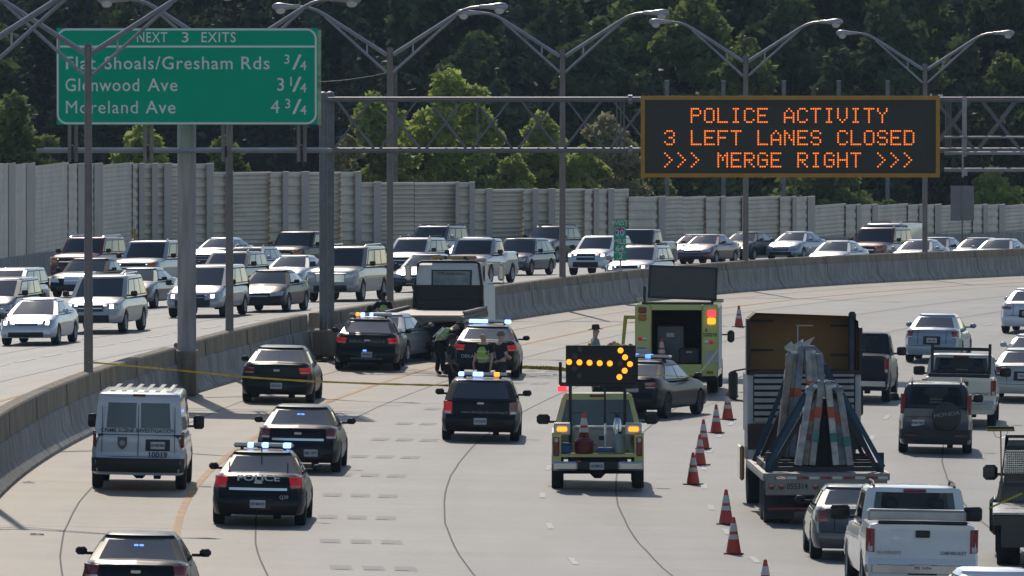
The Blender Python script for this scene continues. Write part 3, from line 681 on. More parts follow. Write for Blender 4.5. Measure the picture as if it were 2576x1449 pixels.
    for sx in (-1, 1):
        lmx = lm if not isinstance(lm, tuple) else lm[0 if sx < 0 else 1]
        slant = .05 if sedan else 0
        t = patch('tail_lamp', [(sx * hw * (a0 + slant), z0), (sx * (hw * (a1 + .04)), z0 + .02), (sx * (hw * (a1 + .04)), z1), (sx * hw * a0, z1 - .02)], 'rear', lmx, out=.014)
        if op.get('revlamp', True) and view == 'rear':
            rect('reversing_lamp', sx * hw * (a0 + .04), sx * hw * (a1 - .05), z0 + .02, z0 + (z1 - z0) * .25, 'rear', op.get('rev', LENSW), t, out=.02, thick=.01)
    a0, a1, z0, z1 = S['hl']; hm = op.get('head', LENSW)
    for sx in (-1, 1):
        t = patch('headlamp', [(sx * hw * a0, z0), (sx * hw * (a1 + .0), z0 + .03), (sx * (hw * (a1 + .1)), z1 + .02), (sx * hw * (a0 + .05), z1 - .02)], 'front', LENSW if hm is LENSWL else hm, out=.012)
        if hm is LENSWL: rect('bulb', sx * hw * (a0 + .14), sx * hw * (a0 + .26), z0 + .05, z1 - .03, 'front', LENSWL, t, out=.02, nx=3, nz=2, thick=.01)
        if hm is LENSAD: pass
    a, z0, z1 = S['gr']; gt = rect('grille', -hw * a, hw * a, z0, z1, 'front', op.get('grille', DARK), out=.01, nz=2)
    if op.get('grillebar', True): rect('trim_bar', -hw * a * .95, hw * a * .95, (z0 + z1) / 2 - .02, (z0 + z1) / 2 + .02, 'front', CHROME, gt, out=.022, nz=1, thick=.012)
    rect('lower_intake', -hw * .62, hw * .62, zb0 + .03, zb0 + (.18 if H < 1.6 else .26), 'front', DARK, out=.012, nz=2)
    if op.get('badge', 0):
        b = MB(); p = pt(0, op['badge'], 'rear', .02); b.box(p, (.17, .02, .06), bev=.015); b.build('badge', CHROME, root)
    if op.get('frontplate'): rect('licence_plate', -.15, .15, z0 - .2, z0 - .06, 'front', PLATE, out=.03, thick=.02)
    # rear furniture
    if view == 'rear':
        pz = op.get('platez', .5 if sedan else .62); px_ = op.get('platex', 0); p = pt(px_, pz, 'rear', .015)
        rect('plate_recess', px_ - .26, px_ + .26, pz - .12, pz + .13, 'rear', op.get('recess', DARK if max(col) > .1 else pm), out=.006, thick=.02)
        b = MB(); b.box(p, (.31, .02, .16), bev=.008); pl = b.build('licence_plate', PLATE, root)
        text('lettering', op.get('plate', 'GA 4819'), .075, INK, pl, (p.x, p.y - .014, p.z), bold=.02)
        if op.get('bumper', True):
            z1 = .6 if not sedan else .56
            if op.get('bumpmat'): rect('bumper', -hw * 1.03, hw * 1.03, op.get('bz', (zb0 + .12, z1))[0], op.get('bz', (zb0 + .12, z1))[1], 'rear', op['bumpmat'], out=.03, nx=14, thick=.1)
        rect('bumper_gap', -hw * .8, hw * .8, op.get('gapz', .60) - .006, op.get('gapz', .60) + .006, 'rear', UNDER, out=.004, nz=1, thick=.01)
        if sp in ('sedan', 'boxsed', 'hatch'):
            for s_ in (-1, 1): rect('trunk_gap', s_ * hw * .5 - .006, s_ * hw * .5 + .006, .58, .97, 'rear', UNDER, out=.003, nx=1, nz=3, thick=.01)
        if op.get('hmsl'):
            b = MB(); q = outline(.93); p = q[18 + 4]; b.box((0, p.y - .03, p.z + .02), (.42, .05, .055), bev=.02); b.build('brake_lamp', LENSR, root)
    if op.get('bar'):                                # rear trim bar between the lamps
        z = op['bar']; rect('trim_bar', -hw * .62, hw * .62, z - .025, z + .025, 'rear', CHROME, out=.014, nz=1)
    if op.get('rack'):
        for sx in (-1, 1):
            b = MB(); x = sx * hw * tw * .86; b.tube([(x, yr0 + .1, H - .01), (x, yr0 + .25, H + .06), (x, yr1 - .35, H + .06), (x, yr1 - .15, H - .01)], .024, 6); b.build('roof_rail', op.get('rackmat', DARK), root)
    return root, dict(L=L, W=W, H=H, hw=hw, rect=rect, patch=patch, pt=pt, yr0=yr0, yr1=yr1, yb0=yb0, yb1=yb1, outline=outline, zb0=zb0, tw=tw, pane=pane, wbR=wbR, wbF=wbF, topz=topz)
def lightbar(root, y, z, lit, w=1.2, col=None):
    """roof light bar; lit = list of (x0,x1,material)"""
    b = MB(); b.box((0, y, z + .10), (w, .30, .085), bev=.03); bar = b.build('light_bar', mat('light_bar_clear', (.6, .62, .64), .2, .1, coat=1, nz=.1), root)
    b = MB()
    for x in (-w * .36, w * .36): b.box((x, y, z + .03), (.06, .2, .07))
    b.box((0, y, z + .066), (w * .96, .27, .03)); b.build('mount', DARK, bar)
    for x0, x1, m in lit:
        b = MB(); b.box(((x0 + x1) / 2 * w, y, z + .10), (abs(x1 - x0) * w, .325, .098), bev=.02); b.build('strobe', m, bar)
    return bar
BLACK = (.006, .007, .009)
PC = 'police cars parked at the scene'
def police(sp, label, pos, lit=None, bw=1.2, dyaw=0, **k):
    o, I = car('police_car', label, 'police car', sp, BLACK, pos, 'rear', dyaw, PC, RIMD, **k)
    if lit: lightbar(o, I['yr0'] + (I['yr1'] - I['yr0']) * .5, I['H'] - .015, lit, bw)
    return o, I
IMP = dict(tl=(.66, .95, .77, 1.01), bar=.755, badge=.89, platez=.46, gapz=.66, H=1.46, L=5.08, W=1.87, tail=LENSR)
CHG = dict(tl=(.62, .93, .78, .96), platez=.47, gapz=.64, H=1.46, L=5.08, W=1.89, cab=(.10, .30, .56, .72), badge=.87, top=[(0, 1.05), (.03, 1.11), (.17, 1.08), (.3, .98), (.7, .98), (.73, .98), (.86, .93), (.95, .86), (1, .75)], rear=[(.2, .02), (.32, 0), (.58, .01), (.64, .08), (.9, .08), (1.11, .10)])
# impala with light bar
o, I = police('sedan', 'black police sedan with POLICE on its trunk and a lit blue light bar', G(652, 1320), [(-.27, -.16, BLUEW), (-.03, .09, BLUEW), (.33, .47, BLUEW)], 1.2, -2.3, **{**IMP, 'tail': LENSB, 'rev': LENSAD, 'plate': 'GV48191'})
t = text('lettering', 'POLICE', .17, INKWB, o, I['pt'](0, .97, 'rear', .02) + Vector((0, .015, 0)), rot=(radians(74), 0, 0), bold=.02, sx=1.55)
text('unit_number', 'Q39', .1, INKWB, o, I['pt'](.52, .6, 'rear', .02))
b = MB()
for x in (-.62, .0, .55): b.tube([(x, -1.65 + .5 * (x == 0), 1.05), (x, -1.65 + .5 * (x == 0), 1.25 + .3 * (x == 0))], .012, 5)
b.build('antenna', DARK, o)
# two unmarked ones with a small dash light
def dash(o, I):
    b = MB()
    q = I['outline'](.72)[22]
    for x in (-.045, .045): b.box((q.x + x, q.y - .02, q.z), (.075, .03, .045), bev=.012)
    b.build('strobe', BLUE, o)
o, I = police('sedan', 'plain black sedan without light bar, half hidden behind the police sedan with lit bar', G(752, 1186), dyaw=-.5, **{**IMP, 'plate': 'DK 1077', 'platex': .3}); dash(o, I)
o, I = police('sedan', 'plain black sedan cut off by the bottom edge of the picture', GD(343, 166.5), dyaw=-4, **{**IMP, 'plate': 'DK 2310'}); dash(o, I)
o, I = police('sedan', 'plain black sedan parked closest to the median barrier, no light bar, one tail lamp lit', G(700, 1012), dyaw=2, **{**CHG, 'tail': (LENSR, LENSBX := mat('glowing_red_lens', (.42, .008, .014), .2, emit=.22, ecol=(1, .02, .03), nz=.1)), 'plate': 'GV3721'})
b = MB(); b.tube([(0, -1.55, 1.05), (0, -1.55, 1.2)], .015, 5); b.build('antenna', DARK, o)
o, I = police('sedan', 'black police sedan with light bar and glowing tail lamps beside the silver sedan', G(925, 930), [(-.34, -.25, LENSA), (-.24, -.12, BLUEW), (-.02, .07, BLUEW)], 1.25, 5, **{**CHG, 'tail': LENSBX, 'plate': 'GV4022'})
text('lettering', 'DEKALB   POLICE', .11, INKW, o, I['pt'](0, .84, 'rear', .02), sx=1.2)
text('web_address', 'www.dekalbpolice.com', .1, INKW, o, I['pt'](0, .36, 'rear', .02), sx=1.0)
b = MB(); p = I['pt'](-.06, .585, 'rear', .02); b.box(p, (.11, .03, .05), bev=.015); b.build('strobe', BLUE, o)
o, I = police('sedan', 'black police sedan with a bright blue light bar that the officers gather behind', G(1222, 949), [(-.42, .0, BLUEW), (.36, .5, BLUEW)], 1.3, 4.5, **{**CHG, 'tail': LENSBX, 'plate': 'GV5150', 'badge': 0})
text('lettering', 'DEKALB COUNTY', .13, INKWB, o, I['pt'](-.1, .62, 'rear', .02), sx=1.1)
o, I = police('hatch', 'black police estate car with light bar alone in the middle lane', G(1209, 1108), [(-.49, -.37, BLUEW), (-.2, .02, BLUEW), (.23, .35, LENSA)], 1.2, 1.6, plate='GV2278', platez=.5, gapz=.66, badge=.93, tail=(LENSBX, LENSR), mirror=(.22, .15))
text('web_address', 'www.dekalbpolice.com', .1, INKW, o, I['pt'](0, .72, 'rear', .02), sx=1.0)
text('unit_number', '79877', .09, INKW, o, I['pt'](.55, .7, 'rear', .02))
o, I = police('sedan', 'black police sedan seen from behind its right side, partly hidden by the arrow board', G(1590, 1050), [(-.42, -.33, LENSA), (-.3, -.18, BLUE), (.0, .12, BLUE)], 1.3, -13, **{**CHG, 'plate': 'GV6034'})
# silver sedan in front
o, I = car('silver_sedan', 'silver sedan tucked in between the tow truck and a police sedan', 'car', 'sedan', (.2, .21, .23), GD(945, 291), 'rear', -6, None, RIM, L=5.0, W=1.9)
# crime scene van
VW = (.50, .52, .56)
o, I = car('police_van', 'pale silver crime scene investigation van parked on the left shoulder', 'van', 'van', VW, G(349, 1230), 'rear', 0, None, RIMD, bz=(.40, .70), platez=.98, platex=.42, bumpmat=DARK, tail=LENSR, mirror=(.24, .3), mirmat=DARK, noglass=1, plate='GV4K9B2', gapz=.73, revlamp=False, pmetal=.15)
for sx in (-1, 1):
    I['pane']('rear_window', 2, .5 - sx * .03 if sx < 0 else .53 - .5 * 0 - .06 - .38, .5 + .41 if sx < 0 else .47, .16, .80)
text('lettering', 'CRIME SCENE INVESTIGATION', .115, INK, o, I['pt'](0, 1.22, 'rear', .05) + Vector((0, -.02, .075)), bold=.02, sx=1.02)
text('unit_number', '10019', .17, INK, o, I['pt'](.42, .775, 'rear', .03), bold=.02)
b = MB(); p = I['pt'](-.34, 1.02, 'rear', .012); b.prism([(-.1, .13), (.1, .13), (.1, -.02), (.06, -.1), (0, -.14), (-.06, -.1), (-.1, -.02)], -.012, .01, lambda u, v, t: p + Vector((u, t, v))); sh = b.build('shield_emblem', mat('dark_grey_emblem', (.09, .09, .1), .5, nz=.1), o)
b = MB(); b.lathe([(0, -.02), (.05, -.02), (.06, -.012), (.05, 0)], 14, Matrix.Translation(p), 'Y'); b.build('seal', mat('grey_seal', (.3, .3, .3), .5, nz=.1), sh)
b = MB()
for s in (0,): b.box(I['pt'](0, 1.3, 'rear', .004) + Vector((0, 0, 0)), (.012, .02, 1.1)); 
for x in (-.78, .78): b.box(I['pt'](x, 1.3, 'rear', .0), (.01, .02, 1.0))
b.build('door_gap', UNDER, o)
b = MB()
for k in range(6): b.box((-.6 + .24 * k, .2, I['H'] + .0), (.1, 4.0, .012), bev=.004)
b.build('roof_rib', paint(VW, .15), o); b = MB(); b.box((0, I['yb0'] + .03, I['H'] - .05), (.28, .06, .05), bev=.02); b.build('brake_lamp', LENSR, o)
b = MB(); b.box((.93, I['yb0'] + .3, 1.72), (.05, .1, .06), bev=.02); b.build('strobe', BLUE, o)

# ---- ordinary traffic on the near side
o, I = car('silver_blue_sedan', 'small silver blue sedan driving between the two pickup trucks on the right', 'car', 'sedan', (.27, .33, .40), G(2350, 911), 'rear', 0, None, RIM, W=1.71, L=4.69, H=1.45, platez=.68, gapz=.52, tl=(.68, .95, .74, .98), plate='AJR 407')
o, I = car('dark_pickup', 'dark blue pickup truck half hidden behind the yellow truck cab', 'pickup truck', 'pickup', (.012, .015, .028), G(2148, 1010), 'rear', 0, None, RIM, W=1.98, bumpmat=CHROME, platez=.55, mirror=(.26, .24), hmsl=1, H=1.84, see=1)
o, I = car('white_pickup', 'off white pickup truck with a black ladder rack behind its cab', 'pickup truck', 'pickup', (.55, .54, .50), G(2413, 1071), 'rear', 0, None, RIMD, W=1.9, bumpmat=mat('beige_bumper', (.45, .43, .38), .5, nz=.1), platez=.52, mirror=(.3, .24), hmsl=1, H=1.8, see=1)
b = MB()
for x in (-.74, .74): b.tube([(x, I['yb0'] - .25, 1.3), (x, I['yb0'] - .2, 2.08)], .045, 6)
b.tube([(-.74, I['yb0'] - .2, 1.94), (.74, I['yb0'] - .2, 1.94)], .05, 6); b.tube([(-.74, I['yb0'] - .22, 1.36), (.74, I['yb0'] - .22, 1.36)], .04, 6); b.build('ladder_rack', DARK, o)
b = MB(); b.box(I['pt'](0, 1.29, 'rear', .02) + Vector((0, .05, .03)), (1.6, .1, .09), bev=.03); b.build('tailgate_cap', DARK, o)
b = MB(); b.box(I['pt'](.1, 1.12, 'rear', .02), (.28, .03, .11), bev=.03); b.build('tailgate_handle', DARK, o)
text('lettering', 'CHEVROLET', .09, INK, o, I['pt'](.55, .86, 'rear', .03))
# CR-V
o, I = car('compact_suv', 'small black and grey suv with a spare wheel on its back', 'suv', 'suv', (.035, .038, .042), G(2353, 1140), 'rear', 0, None, RIMD, W=1.77, H=1.70, L=4.5, r=.34, platez=.75, platex=-.42, bumpmat=DARK, tl=(.84, .985, .95, 1.45), rack=1, mirror=(.24, .19), revlamp=False, plate='BXM 4051', tw=.78, see=1, seats2=1)
p = I['pt'](.26, .92, 'rear', .05); b = MB(); b.lathe([(.0, .0), (.33, 0), (.345, -.03), (.345, -.19), (.32, -.22), (.22, -.235), (.0, -.235)], 28, Matrix.Translation(p), 'Y'); sp_ = b.build('spare_wheel_cover', mat('black_vinyl_cover', (.02, .02, .022), .5, nz=.15), o)
text('lettering', 'HONDA', .125, INKW, sp_, p + Vector((0, -.242, .06)), rot=(pi / 2, radians(-8), 0), sx=1.35, bold=.01)
b = MB(); b.box(I['pt'](-.1, 1.0, 'rear', .0), (1.3, .03, .2), bev=.02); b.build('tailgate_panel', mat('grey_metallic_panel', (.16, .16, .16), .4, .4, nz=.1), o)
for s in (-1, 1): I['rect']('reflector', s * .45, s * .75, .44, .47, 'rear', LENSR, out=.05)
# silverado
SW = (.72, .73, .75)
o, I = car('white_crew_pickup', 'clean white crew cab pickup truck in the right foreground with red tail lamps', 'pickup truck', 'pickup', SW, GD(2308, 179), 'rear', -1, None, RIM, W=2.03, H=1.92, L=5.9, bumpmat=CHROME, platez=.55, mirror=(.36, .27), hmsl=1, top=[(0, 1.36), (.33, 1.36), (.37, 1.28), (.7, 1.25), (.75, 1.25), (.92, 1.18), (.98, 1.1), (1, .95)], cab=(.33, .36, .6, .71), belt=(1.3, 1.25), rear=[(.4, 0), (.44, 0), (.66, 0), (.68, .13), (1.36, .13)], tl=(.85, .985, .82, 1.26), plate='795 1HFH', see=1, seats2=1, pmetal=.0, rack=1, tail=mat('faceted_red_lens', (.26, .012, .016), .2, coat=1, nz=.5, nscale=7))
b = MB(); b.box(I['pt'](0, 1.34, 'rear', .02) + Vector((0, .06, .02)), (1.62, .12, .07), bev=.03); b.build('tailgate_cap', DARK, o)
b = MB(); b.box(I['pt'](0, 1.16, 'rear', .02), (.26, .04, .13), bev=.045); b.build('tailgate_handle', DARK, o)
b = MB(); b.box((0, I['yb0'] - .32, 1.42), (1.78, .5, .22), bev=.04); b.build('tool_box', mat('dull_aluminium', (.34, .34, .33), .4, .6, nz=.15), o)
text('lettering', 'CHEVROLET', .085, INK, o, I['pt'](.56, .82, 'rear', .03)); text('model_lettering', 'SILVERADO', .085, INKW, o, I['pt'](-.6, .82, 'rear', .03))
# grey small sedan
o, I = car('grey_sedan', 'small dark grey sedan left of the white crew cab pickup', 'car', 'sedan', (.06, .062, .066), G(2148, 1408), 'rear', -1, None, RIM, W=1.68, L=4.25, H=1.4, tl=(.62, .96, .74, .97), platez=.72, gapz=.56, rev=LENSAD)
o, I = car('gold_coupe', 'pale gold sedan at the right edge beside the off white pickup', 'car', 'sedan', (.44, .42, .38), G(2577, 1010), 'rear', 0, None, RIM, W=1.81, L=4.8, platez=.72, gapz=.5, plate='PTK 88')
car('white_coupe', 'white sedan peeping out behind the pale gold sedan at the right edge', 'car', 'sedan', (.62, .63, .64), GD(2602, 284), 'rear', 0, None, RIM)
car('white_sedan', 'white sedan farthest up the road at the right edge of the picture', 'car', 'sedan', (.66, .68, .72), G(2591, 838), 'rear', 0, None, RIM, W=1.85, L=4.87, H=1.47, tl=(.55, .97, .78, .9), platez=.66)
car('white_car', 'white car roof just showing at the bottom right corner', 'car', 'sedan', (.74, .76, .8), GD(2518, 160.5), 'rear', 0, None, RIM, L=4.6, H=1.46)
# ---------------------------------------------------------------- oncoming traffic
OC = 'oncoming cars queued beyond the median'
SIL, SILD, WHI, BLK, GRY, BLU, GLD, MAR = (.45, .46, .48), (.33, .34, .36), (.66, .67, .69), (.012, .013, .016), (.11, .12, .13), (.02, .026, .045), (.40, .37, .32), (.14, .012, .022)
def onc(name, label, cat, sp, col, pos, dy=0, **k):
    return car(name, label, cat, sp, col, pos, 'front', dy, OC, k.pop('rim', RIM), **k)
def byroof(px, ry, sp, **k):
    h = k.get('H', SP[sp]['H']); p = GR(px, ry, h - .02); D = p.y - 1.7
    return GD(px, D)
sx_ = dict(head=LENSWL)
onc('silver_sedan', 'shiny silver white compact sedan with lit headlamps, nearest of the oncoming cars', 'car', 'sedan', (.62, .64, .67), G(77, 868), W=1.78, L=4.55, H=1.43, gr=(.4, .64, .7), hl=(.55, .97, .6, .8), cab=(.1, .3, .54, .78), **sx_)
onc('silver_suv', 'boxy silver suv with lit headlamps behind the silver white compact sedan', 'suv', 'suv', (.47, .46, .45), G(240, 838), W=1.99, H=1.83, L=4.85, gr=(.42, .72, .92), rack=1, rackmat=CHROME, bumper=1, **sx_)
onc('dark_minivan', 'dark blue minivan cut off by the left edge of the picture', 'minivan', 'minivan', BLU, GD(-22, 326), W=1.8, H=1.65)
onc('silver_hatchback', 'pale car showing only its roof behind the dark blue minivan at the left edge', 'car', 'minivan', SIL, byroof(-5, 676, 'minivan', H=1.6), W=1.8, H=1.6)
onc('red_suv', 'dark red suv with a roof rack at the far left lane', 'suv', 'bigsuv', MAR, G(191, 713), W=1.95, H=1.92, head=LENSAD, rack=1, rackmat=CHROME)
onc('black_sedan', 'long black sedan with an upright chrome grille in front of the dark red suv', 'car', 'boxsed', BLK, G(198, 748), gr=(.3, .5, .8), grille=CHROME, W=1.98)
onc('grey_sedan', 'dark grey sedan with a lit amber lamp right of the boxy silver suv', 'car', 'sedan', GRY, G(330, 776), W=1.82, head=LENSAD)
onc('silver_suv', 'large silver suv with black mirrors and amber side lamps left of the round column', 'suv', 'bigsuv', SIL, G(350, 730), W=2.0, H=1.95, rack=1, head=LENSAD)
onc('silver_minivan', 'silver minivan with one lit headlamp half hidden by the round column', 'minivan', 'minivan', (.40, .40, .42), G(498, 798), W=1.98, H=1.75, **sx_)
onc('black_sedan', 'glossy black sedan with the sun on its roof right of the silver minivan', 'car', 'sedan', (.016, .018, .024), G(662, 785), W=1.83, L=4.75, H=1.45)
onc('white_sedan', 'white sedan just right of the round column near the noise wall', 'car', 'sedan', WHI, byroof(530, 598, 'sedan'), W=1.84)
onc('dark_suv', 'dark blue suv behind the silver minivan, cut by the second lamp post', 'suv', 'suv', (.03, .036, .05), byroof(558, 634, 'suv', H=1.7), H=1.7, rack=1)
onc('silver_estate', 'silver wagon behind the dark blue suv at the second lamp post', 'car', 'hatch', SIL, byroof(598, 623, 'hatch'), H=1.5, rack=1)
onc('silver_sedan', 'silver coupe left of the dark gantry posts above the glossy black sedan', 'car', 'sedan', (.47, .47, .48), G(716, 735), W=1.82, H=1.42)
onc('black_suv', 'black suv with the sun on its bonnet left of the gantry posts', 'suv', 'bigsuv', (.02, .022, .028), byroof(722, 583, 'bigsuv', H=1.9), W=1.95, H=1.9, head=LENSAD)
o, I = onc('white_truck', 'white heavy pickup with roof marker lamps and big mirrors behind the black suv', 'pickup truck', 'pickup', (.6, .61, .63), byroof(727, 559, 'pickup', H=2.0), W=2.03, H=2.0, mirror=(.3, .34))
b = MB()
for k in range(5): b.box((-.5 + .25 * k, I['yr1'] - .12, I['H'] + .0), (.09, .12, .05), bev=.02)
b.build('marker_lamp', LENSAD, o)
b = MB(); b.box((-.0, -1.5, 1.75), (2.1, 2.3, 1.0), bev=.05); b.build('utility_box', WHITE, o)
onc('grey_suv', 'big champagne grey suv with a wide chrome grille right of the gantry posts', 'suv', 'bigsuv', (.34, .32, .29), G(846, 758), W=2.0, H=1.98, L=5.6, rack=1, rackmat=CHROME, grille=CHROME, gr=(.52, .72, .98))
onc('blue_suv', 'square grey blue suv with silver mirrors next to the noise wall', 'suv', 'bigsuv', (.10, .12, .15), byroof(1066, 569, 'bigsuv', H=1.88), W=1.92, H=1.88, L=4.85, rack=1, mirmat=paint(SIL))
onc('white_suv', 'white suv with black roof rails in front of the square grey blue suv', 'suv', 'suv', (.6, .6, .59), G(1018, 703), W=1.88, H=1.76, rack=1)
onc('blue_sedan', 'dark blue sedan behind the left side of the tow truck', 'car', 'sedan', (.035, .04, .058), G(1050, 735), W=1.82, H=1.45)
onc('silver_sedan', 'silver sedan behind the silver extended pickup', 'car', 'sedan', SIL, byroof(1166, 597, 'sedan'), W=1.83)
onc('silver_pickup', 'silver extended cab pickup with amber corner lamps above the tow truck', 'pickup truck', 'pickup', (.44, .44, .46), G(1175, 714), W=2.0, H=1.84, head=LENSAD, L=5.6, gr=(.48, .72, .98))
onc('blue_crossover', 'dark blue curvy crossover right of the silver extended pickup', 'suv', 'hatch', (.03, .036, .055), G(1284, 693), W=1.92, H=1.62)
onc('black_suv', 'dark suv with a slotted grille under the message sign lamp post', 'suv', 'suv', (.03, .034, .038), G(1357, 660), W=1.8, H=1.78, rack=1, hl=(.62, .95, .8, .96), gr=(.42, .78, 1.0), grille=CHROME, grillebar=False)
onc('white_suv', 'white crossover with lit headlamps left of the mile marker sign', 'suv', 'suv', (.68, .69, .71), G(1486, 693), W=1.84, H=1.72, hl=(.6, .98, .78, .98), **sx_)
onc('dark_pickup', 'dark crew cab pickup behind the mile marker sign', 'pickup truck', 'pickup', (.05, .05, .056), byroof(1578, 578, 'pickup', H=1.85), W=1.98)
onc('silver_wagon', 'silver grey suv with a lit lamp directly behind the mile marker sign', 'suv', 'suv', (.36, .37, .40), byroof(1588, 619, 'suv', H=1.7), W=1.86, H=1.7, rack=1, **sx_)
onc('blue_sedan', 'dark blue sedan with a bright headlamp right of the mile marker sign', 'car', 'sedan', (.06, .066, .09), G(1727, 664), W=1.82, **sx_)
onc('maroon_sedan', 'maroon sedan behind the dark blue sedan with the bright headlamp', 'car', 'sedan', (.10, .02, .035), byroof(1757, 590, 'sedan'), W=1.8)
onc('black_sedan', 'black sedan with the sun on its bonnet behind the fifth lamp post', 'car', 'sedan', (.016, .018, .026), G(1854, 655), W=1.8, **sx_)
onc('silver_suv', 'silver suv right of the fifth lamp post close to the noise wall', 'suv', 'suv', (.42, .42, .43), G(1920, 645), W=1.82, H=1.8)
onc('blue_sedan', 'silver blue sedan hidden behind the silver suv right of the fifth lamp post', 'car', 'sedan', (.24, .28, .36), byroof(1978, 583, 'sedan'), W=1.84)
onc('silver_sedan', 'silver sedan with glinting bonnet alone in front of the maroon suv', 'car', 'sedan', SIL, byroof(2085, 606, 'sedan'), W=1.84, **sx_)
onc('maroon_suv', 'maroon suv with a black grille in front of a white van', 'suv', 'bigsuv', (.11, .02, .035), byroof(2186, 573, 'bigsuv', H=1.92), W=2.0, H=1.92, rack=1, head=LENSAD)
DV = byroof(2186, 573, 'bigsuv', H=1.92).y + 7.5
onc('white_van', 'white van with a roof rack right behind the maroon suv', 'van', 'van', (.58, .58, .58), GD(2216, DV), H=max(1.9, min(2.5, CAMH - (561 - HZ) / F * (DV + 1.7) - GD(2216, DV + 1.7).z)), W=2.0, rack=1)
onc('silver_sedan', 'pale sedan just left of the rightmost lamp post', 'car', 'sedan', (.47, .47, .46), byroof(2292, 603, 'sedan'), W=1.82)
onc('grey_coupe', 'grey sedan behind the rightmost lamp post', 'car', 'sedan', (.14, .14, .16), byroof(2335, 597, 'sedan'), W=1.82)
onc('dark_sedan', 'dark sedan with a sun glint, second from the right in the oncoming queue', 'car', 'sedan', (.1, .1, .12), byroof(2440, 598, 'sedan'), W=1.8)
onc('silver_sedan', 'silver sedan at the right end of the oncoming queue', 'car', 'sedan', (.46, .46, .47), byroof(2494, 601, 'sedan'), W=1.84)

# ---------------------------------------------------------------- median lamps
def lamp(px, Y, label, tilt=0, ztop=None):
    X = RO(-.5, Y) if px is None else (px - CX) / F * Y
    base = zl(Y) + lerp(HB, Y) - .05; t = thing('street_lamp', label, 'street lamp', (X, Y, base), -th(Y) * .5, 'double arm lamps along the median')
    H = (ztop if ztop else CAMH - (128 - HZ) / F * 342) - base
    b = MB(); b.tube([(tilt, 0, -.9), (tilt, 0, 0), (0, 0, H)], [.125, .115, .085], 12); b.build('pole', GUN, t)
    b = MB(); b.tube([(0, 0, H - .02), (0, 0, H + .06)], [.12, .06], 10); b.build('cap', GUN, t)
    for s in (-1, 1):
        b = MB(); b.tube([(s * .1, 0, H - .17), (s * 2.05, 0, H + 1.08), (s * 2.3, 0, H + 1.22), (s * 2.55, 0, H + 1.30), (s * 2.85, 0, H + 1.33)], [.068, .058, .05, .045, .045], 8); b.build('arm', STEEL, t)
        b = MB(); b.tube([(s * .1, 0, H - .72), (s * 2.05, 0, H + 1.03)], .042, 8); b.tube([(s * .72, 0, H - .13), (s * .72, 0, H + .22)], .03, 6); b.build('arm_brace', STEEL, t)
        b = MB(); z = H + 1.33
        b.lathe([(.03, 0), (.075, .05), (.085, .3), (.125, .5), (.155, .68), (.13, .83), (.06, .9), (0, .91)], 14, Matrix.Translation((s * 2.78, 0, z)) @ Matrix.Diagonal((s, 1, .85, 1)), 'X'); hd = b.build('lamp_head', mat('lamp_head_grey', (.40, .40, .42), .35, .5, nz=.08), t)
        b = MB(); b.lathe([(.0, -.2), (.07, -.19), (.12, -.14), (.14, -.06), (.13, .02)], 16, Matrix.Translation((s * 3.43, 0, z - .03)) @ Matrix.Diagonal((1.15, 1, 1, 1))); b.build('lens', mat('lamp_glass', (.6, .6, .58), .12, coat=1, nz=.1), hd)
    return t
def med(px):
    lo, hi = 180., 460.
    for _ in range(40):
        D = (lo + hi) / 2
        if (RO(-.5, D)) / D * F + CX < px: lo = D
        else: hi = D
    return D
def ztp(py, D): return CAMH - (py - HZ) / F * D
for px, py, lab in ((-57, 100, 'street lamp at the left edge with only its right arm in the picture'), (222, 115, 'street lamp standing in front of the green sign, yellow tape tied to its pole'), (577, 118, 'street lamp rising behind the green sign, right of the round column'), (981, 124, 'street lamp right of the gantry posts with a wooden utility pole behind it'), (1415, 129, 'street lamp in the middle between the gantry posts and the message sign'), (1876, 143, 'street lamp passing behind the amber message sign'), (2327, 164, 'rightmost street lamp at the right end of the message sign')):
    D = med(px); lamp(None, D, lab, ztop=ztp(py, D))

# ---------------------------------------------------------------- green sign on its column
DS = 264.6; sc = F / DS
cX = (468 - CX) / sc; cz = gz(cX, DS)
t = thing('sign_column', 'thick round column with horizontal pipes carrying the green sign', 'sign support', (cX, DS + .55, cz), 0)
def loc(px, py, D, o): return at(px, py, D) - o.location
b = MB(); p = loc(468, 110, DS + .55, t); b.lathe([(.25, -.2), (.25, p.z)], 24); b.build('column', barrier_mat('mottled_column_steel', 0, (.43, .39, .385), 0), t)
b = MB(); b.box((-.1, 0, .6), (.75, 1.9, 1.2), bev=.04); b.build('footing', BUP, t)
for dy, py0 in ((-.45, 379), (.62, 377)):
    for py in (py0, py0 - 255):
        x0 = (92 if dy < 0 else 110) if py > 300 else 160; x1 = (836 if dy < 0 else 825) if py > 300 else 780; b = MB(); b.tube([loc(x0, py, DS + dy, t) + Vector((0, dy - .55 - dy, 0)) * 0, loc(x1, py, DS + dy, t)], .066, 10); b.build('chord', STEEL, t)
for px in (182, 372, 568, 758):
    for q in (-7, 9): 
        b = MB(); b.box(loc(px + q, 250, DS - .62, t) + Vector((0, .12 * (q > 0), 0)), (.09, .09, (398 - 85) / sc)); b.build('hanger', GUN, t)
    b = MB(); b.box(loc(px, 380, DS - .5, t), (.06, .3, .32), bev=.01); b.build('clamp', DARK, t)
GRN = mat('green_sign_face', (.0, .42, .24), .8, nz=.06, nscale=.8, spec=.1)
sg = thing('highway_sign', 'green highway sign listing the next three exits', 'road sign', at(471, 192, DS - .85), 0)
def sl(px, py, dy=0): return Vector(((px - 471) / (F / (DS - .85)), dy, (192 - py) / (F / (DS - .85))))
b = MB(); w_, h_ = 654 / sc, 242 / sc; b.box((0, 0, 0), (w_, .06, h_)); b.build('panel', GRN, sg, 0)
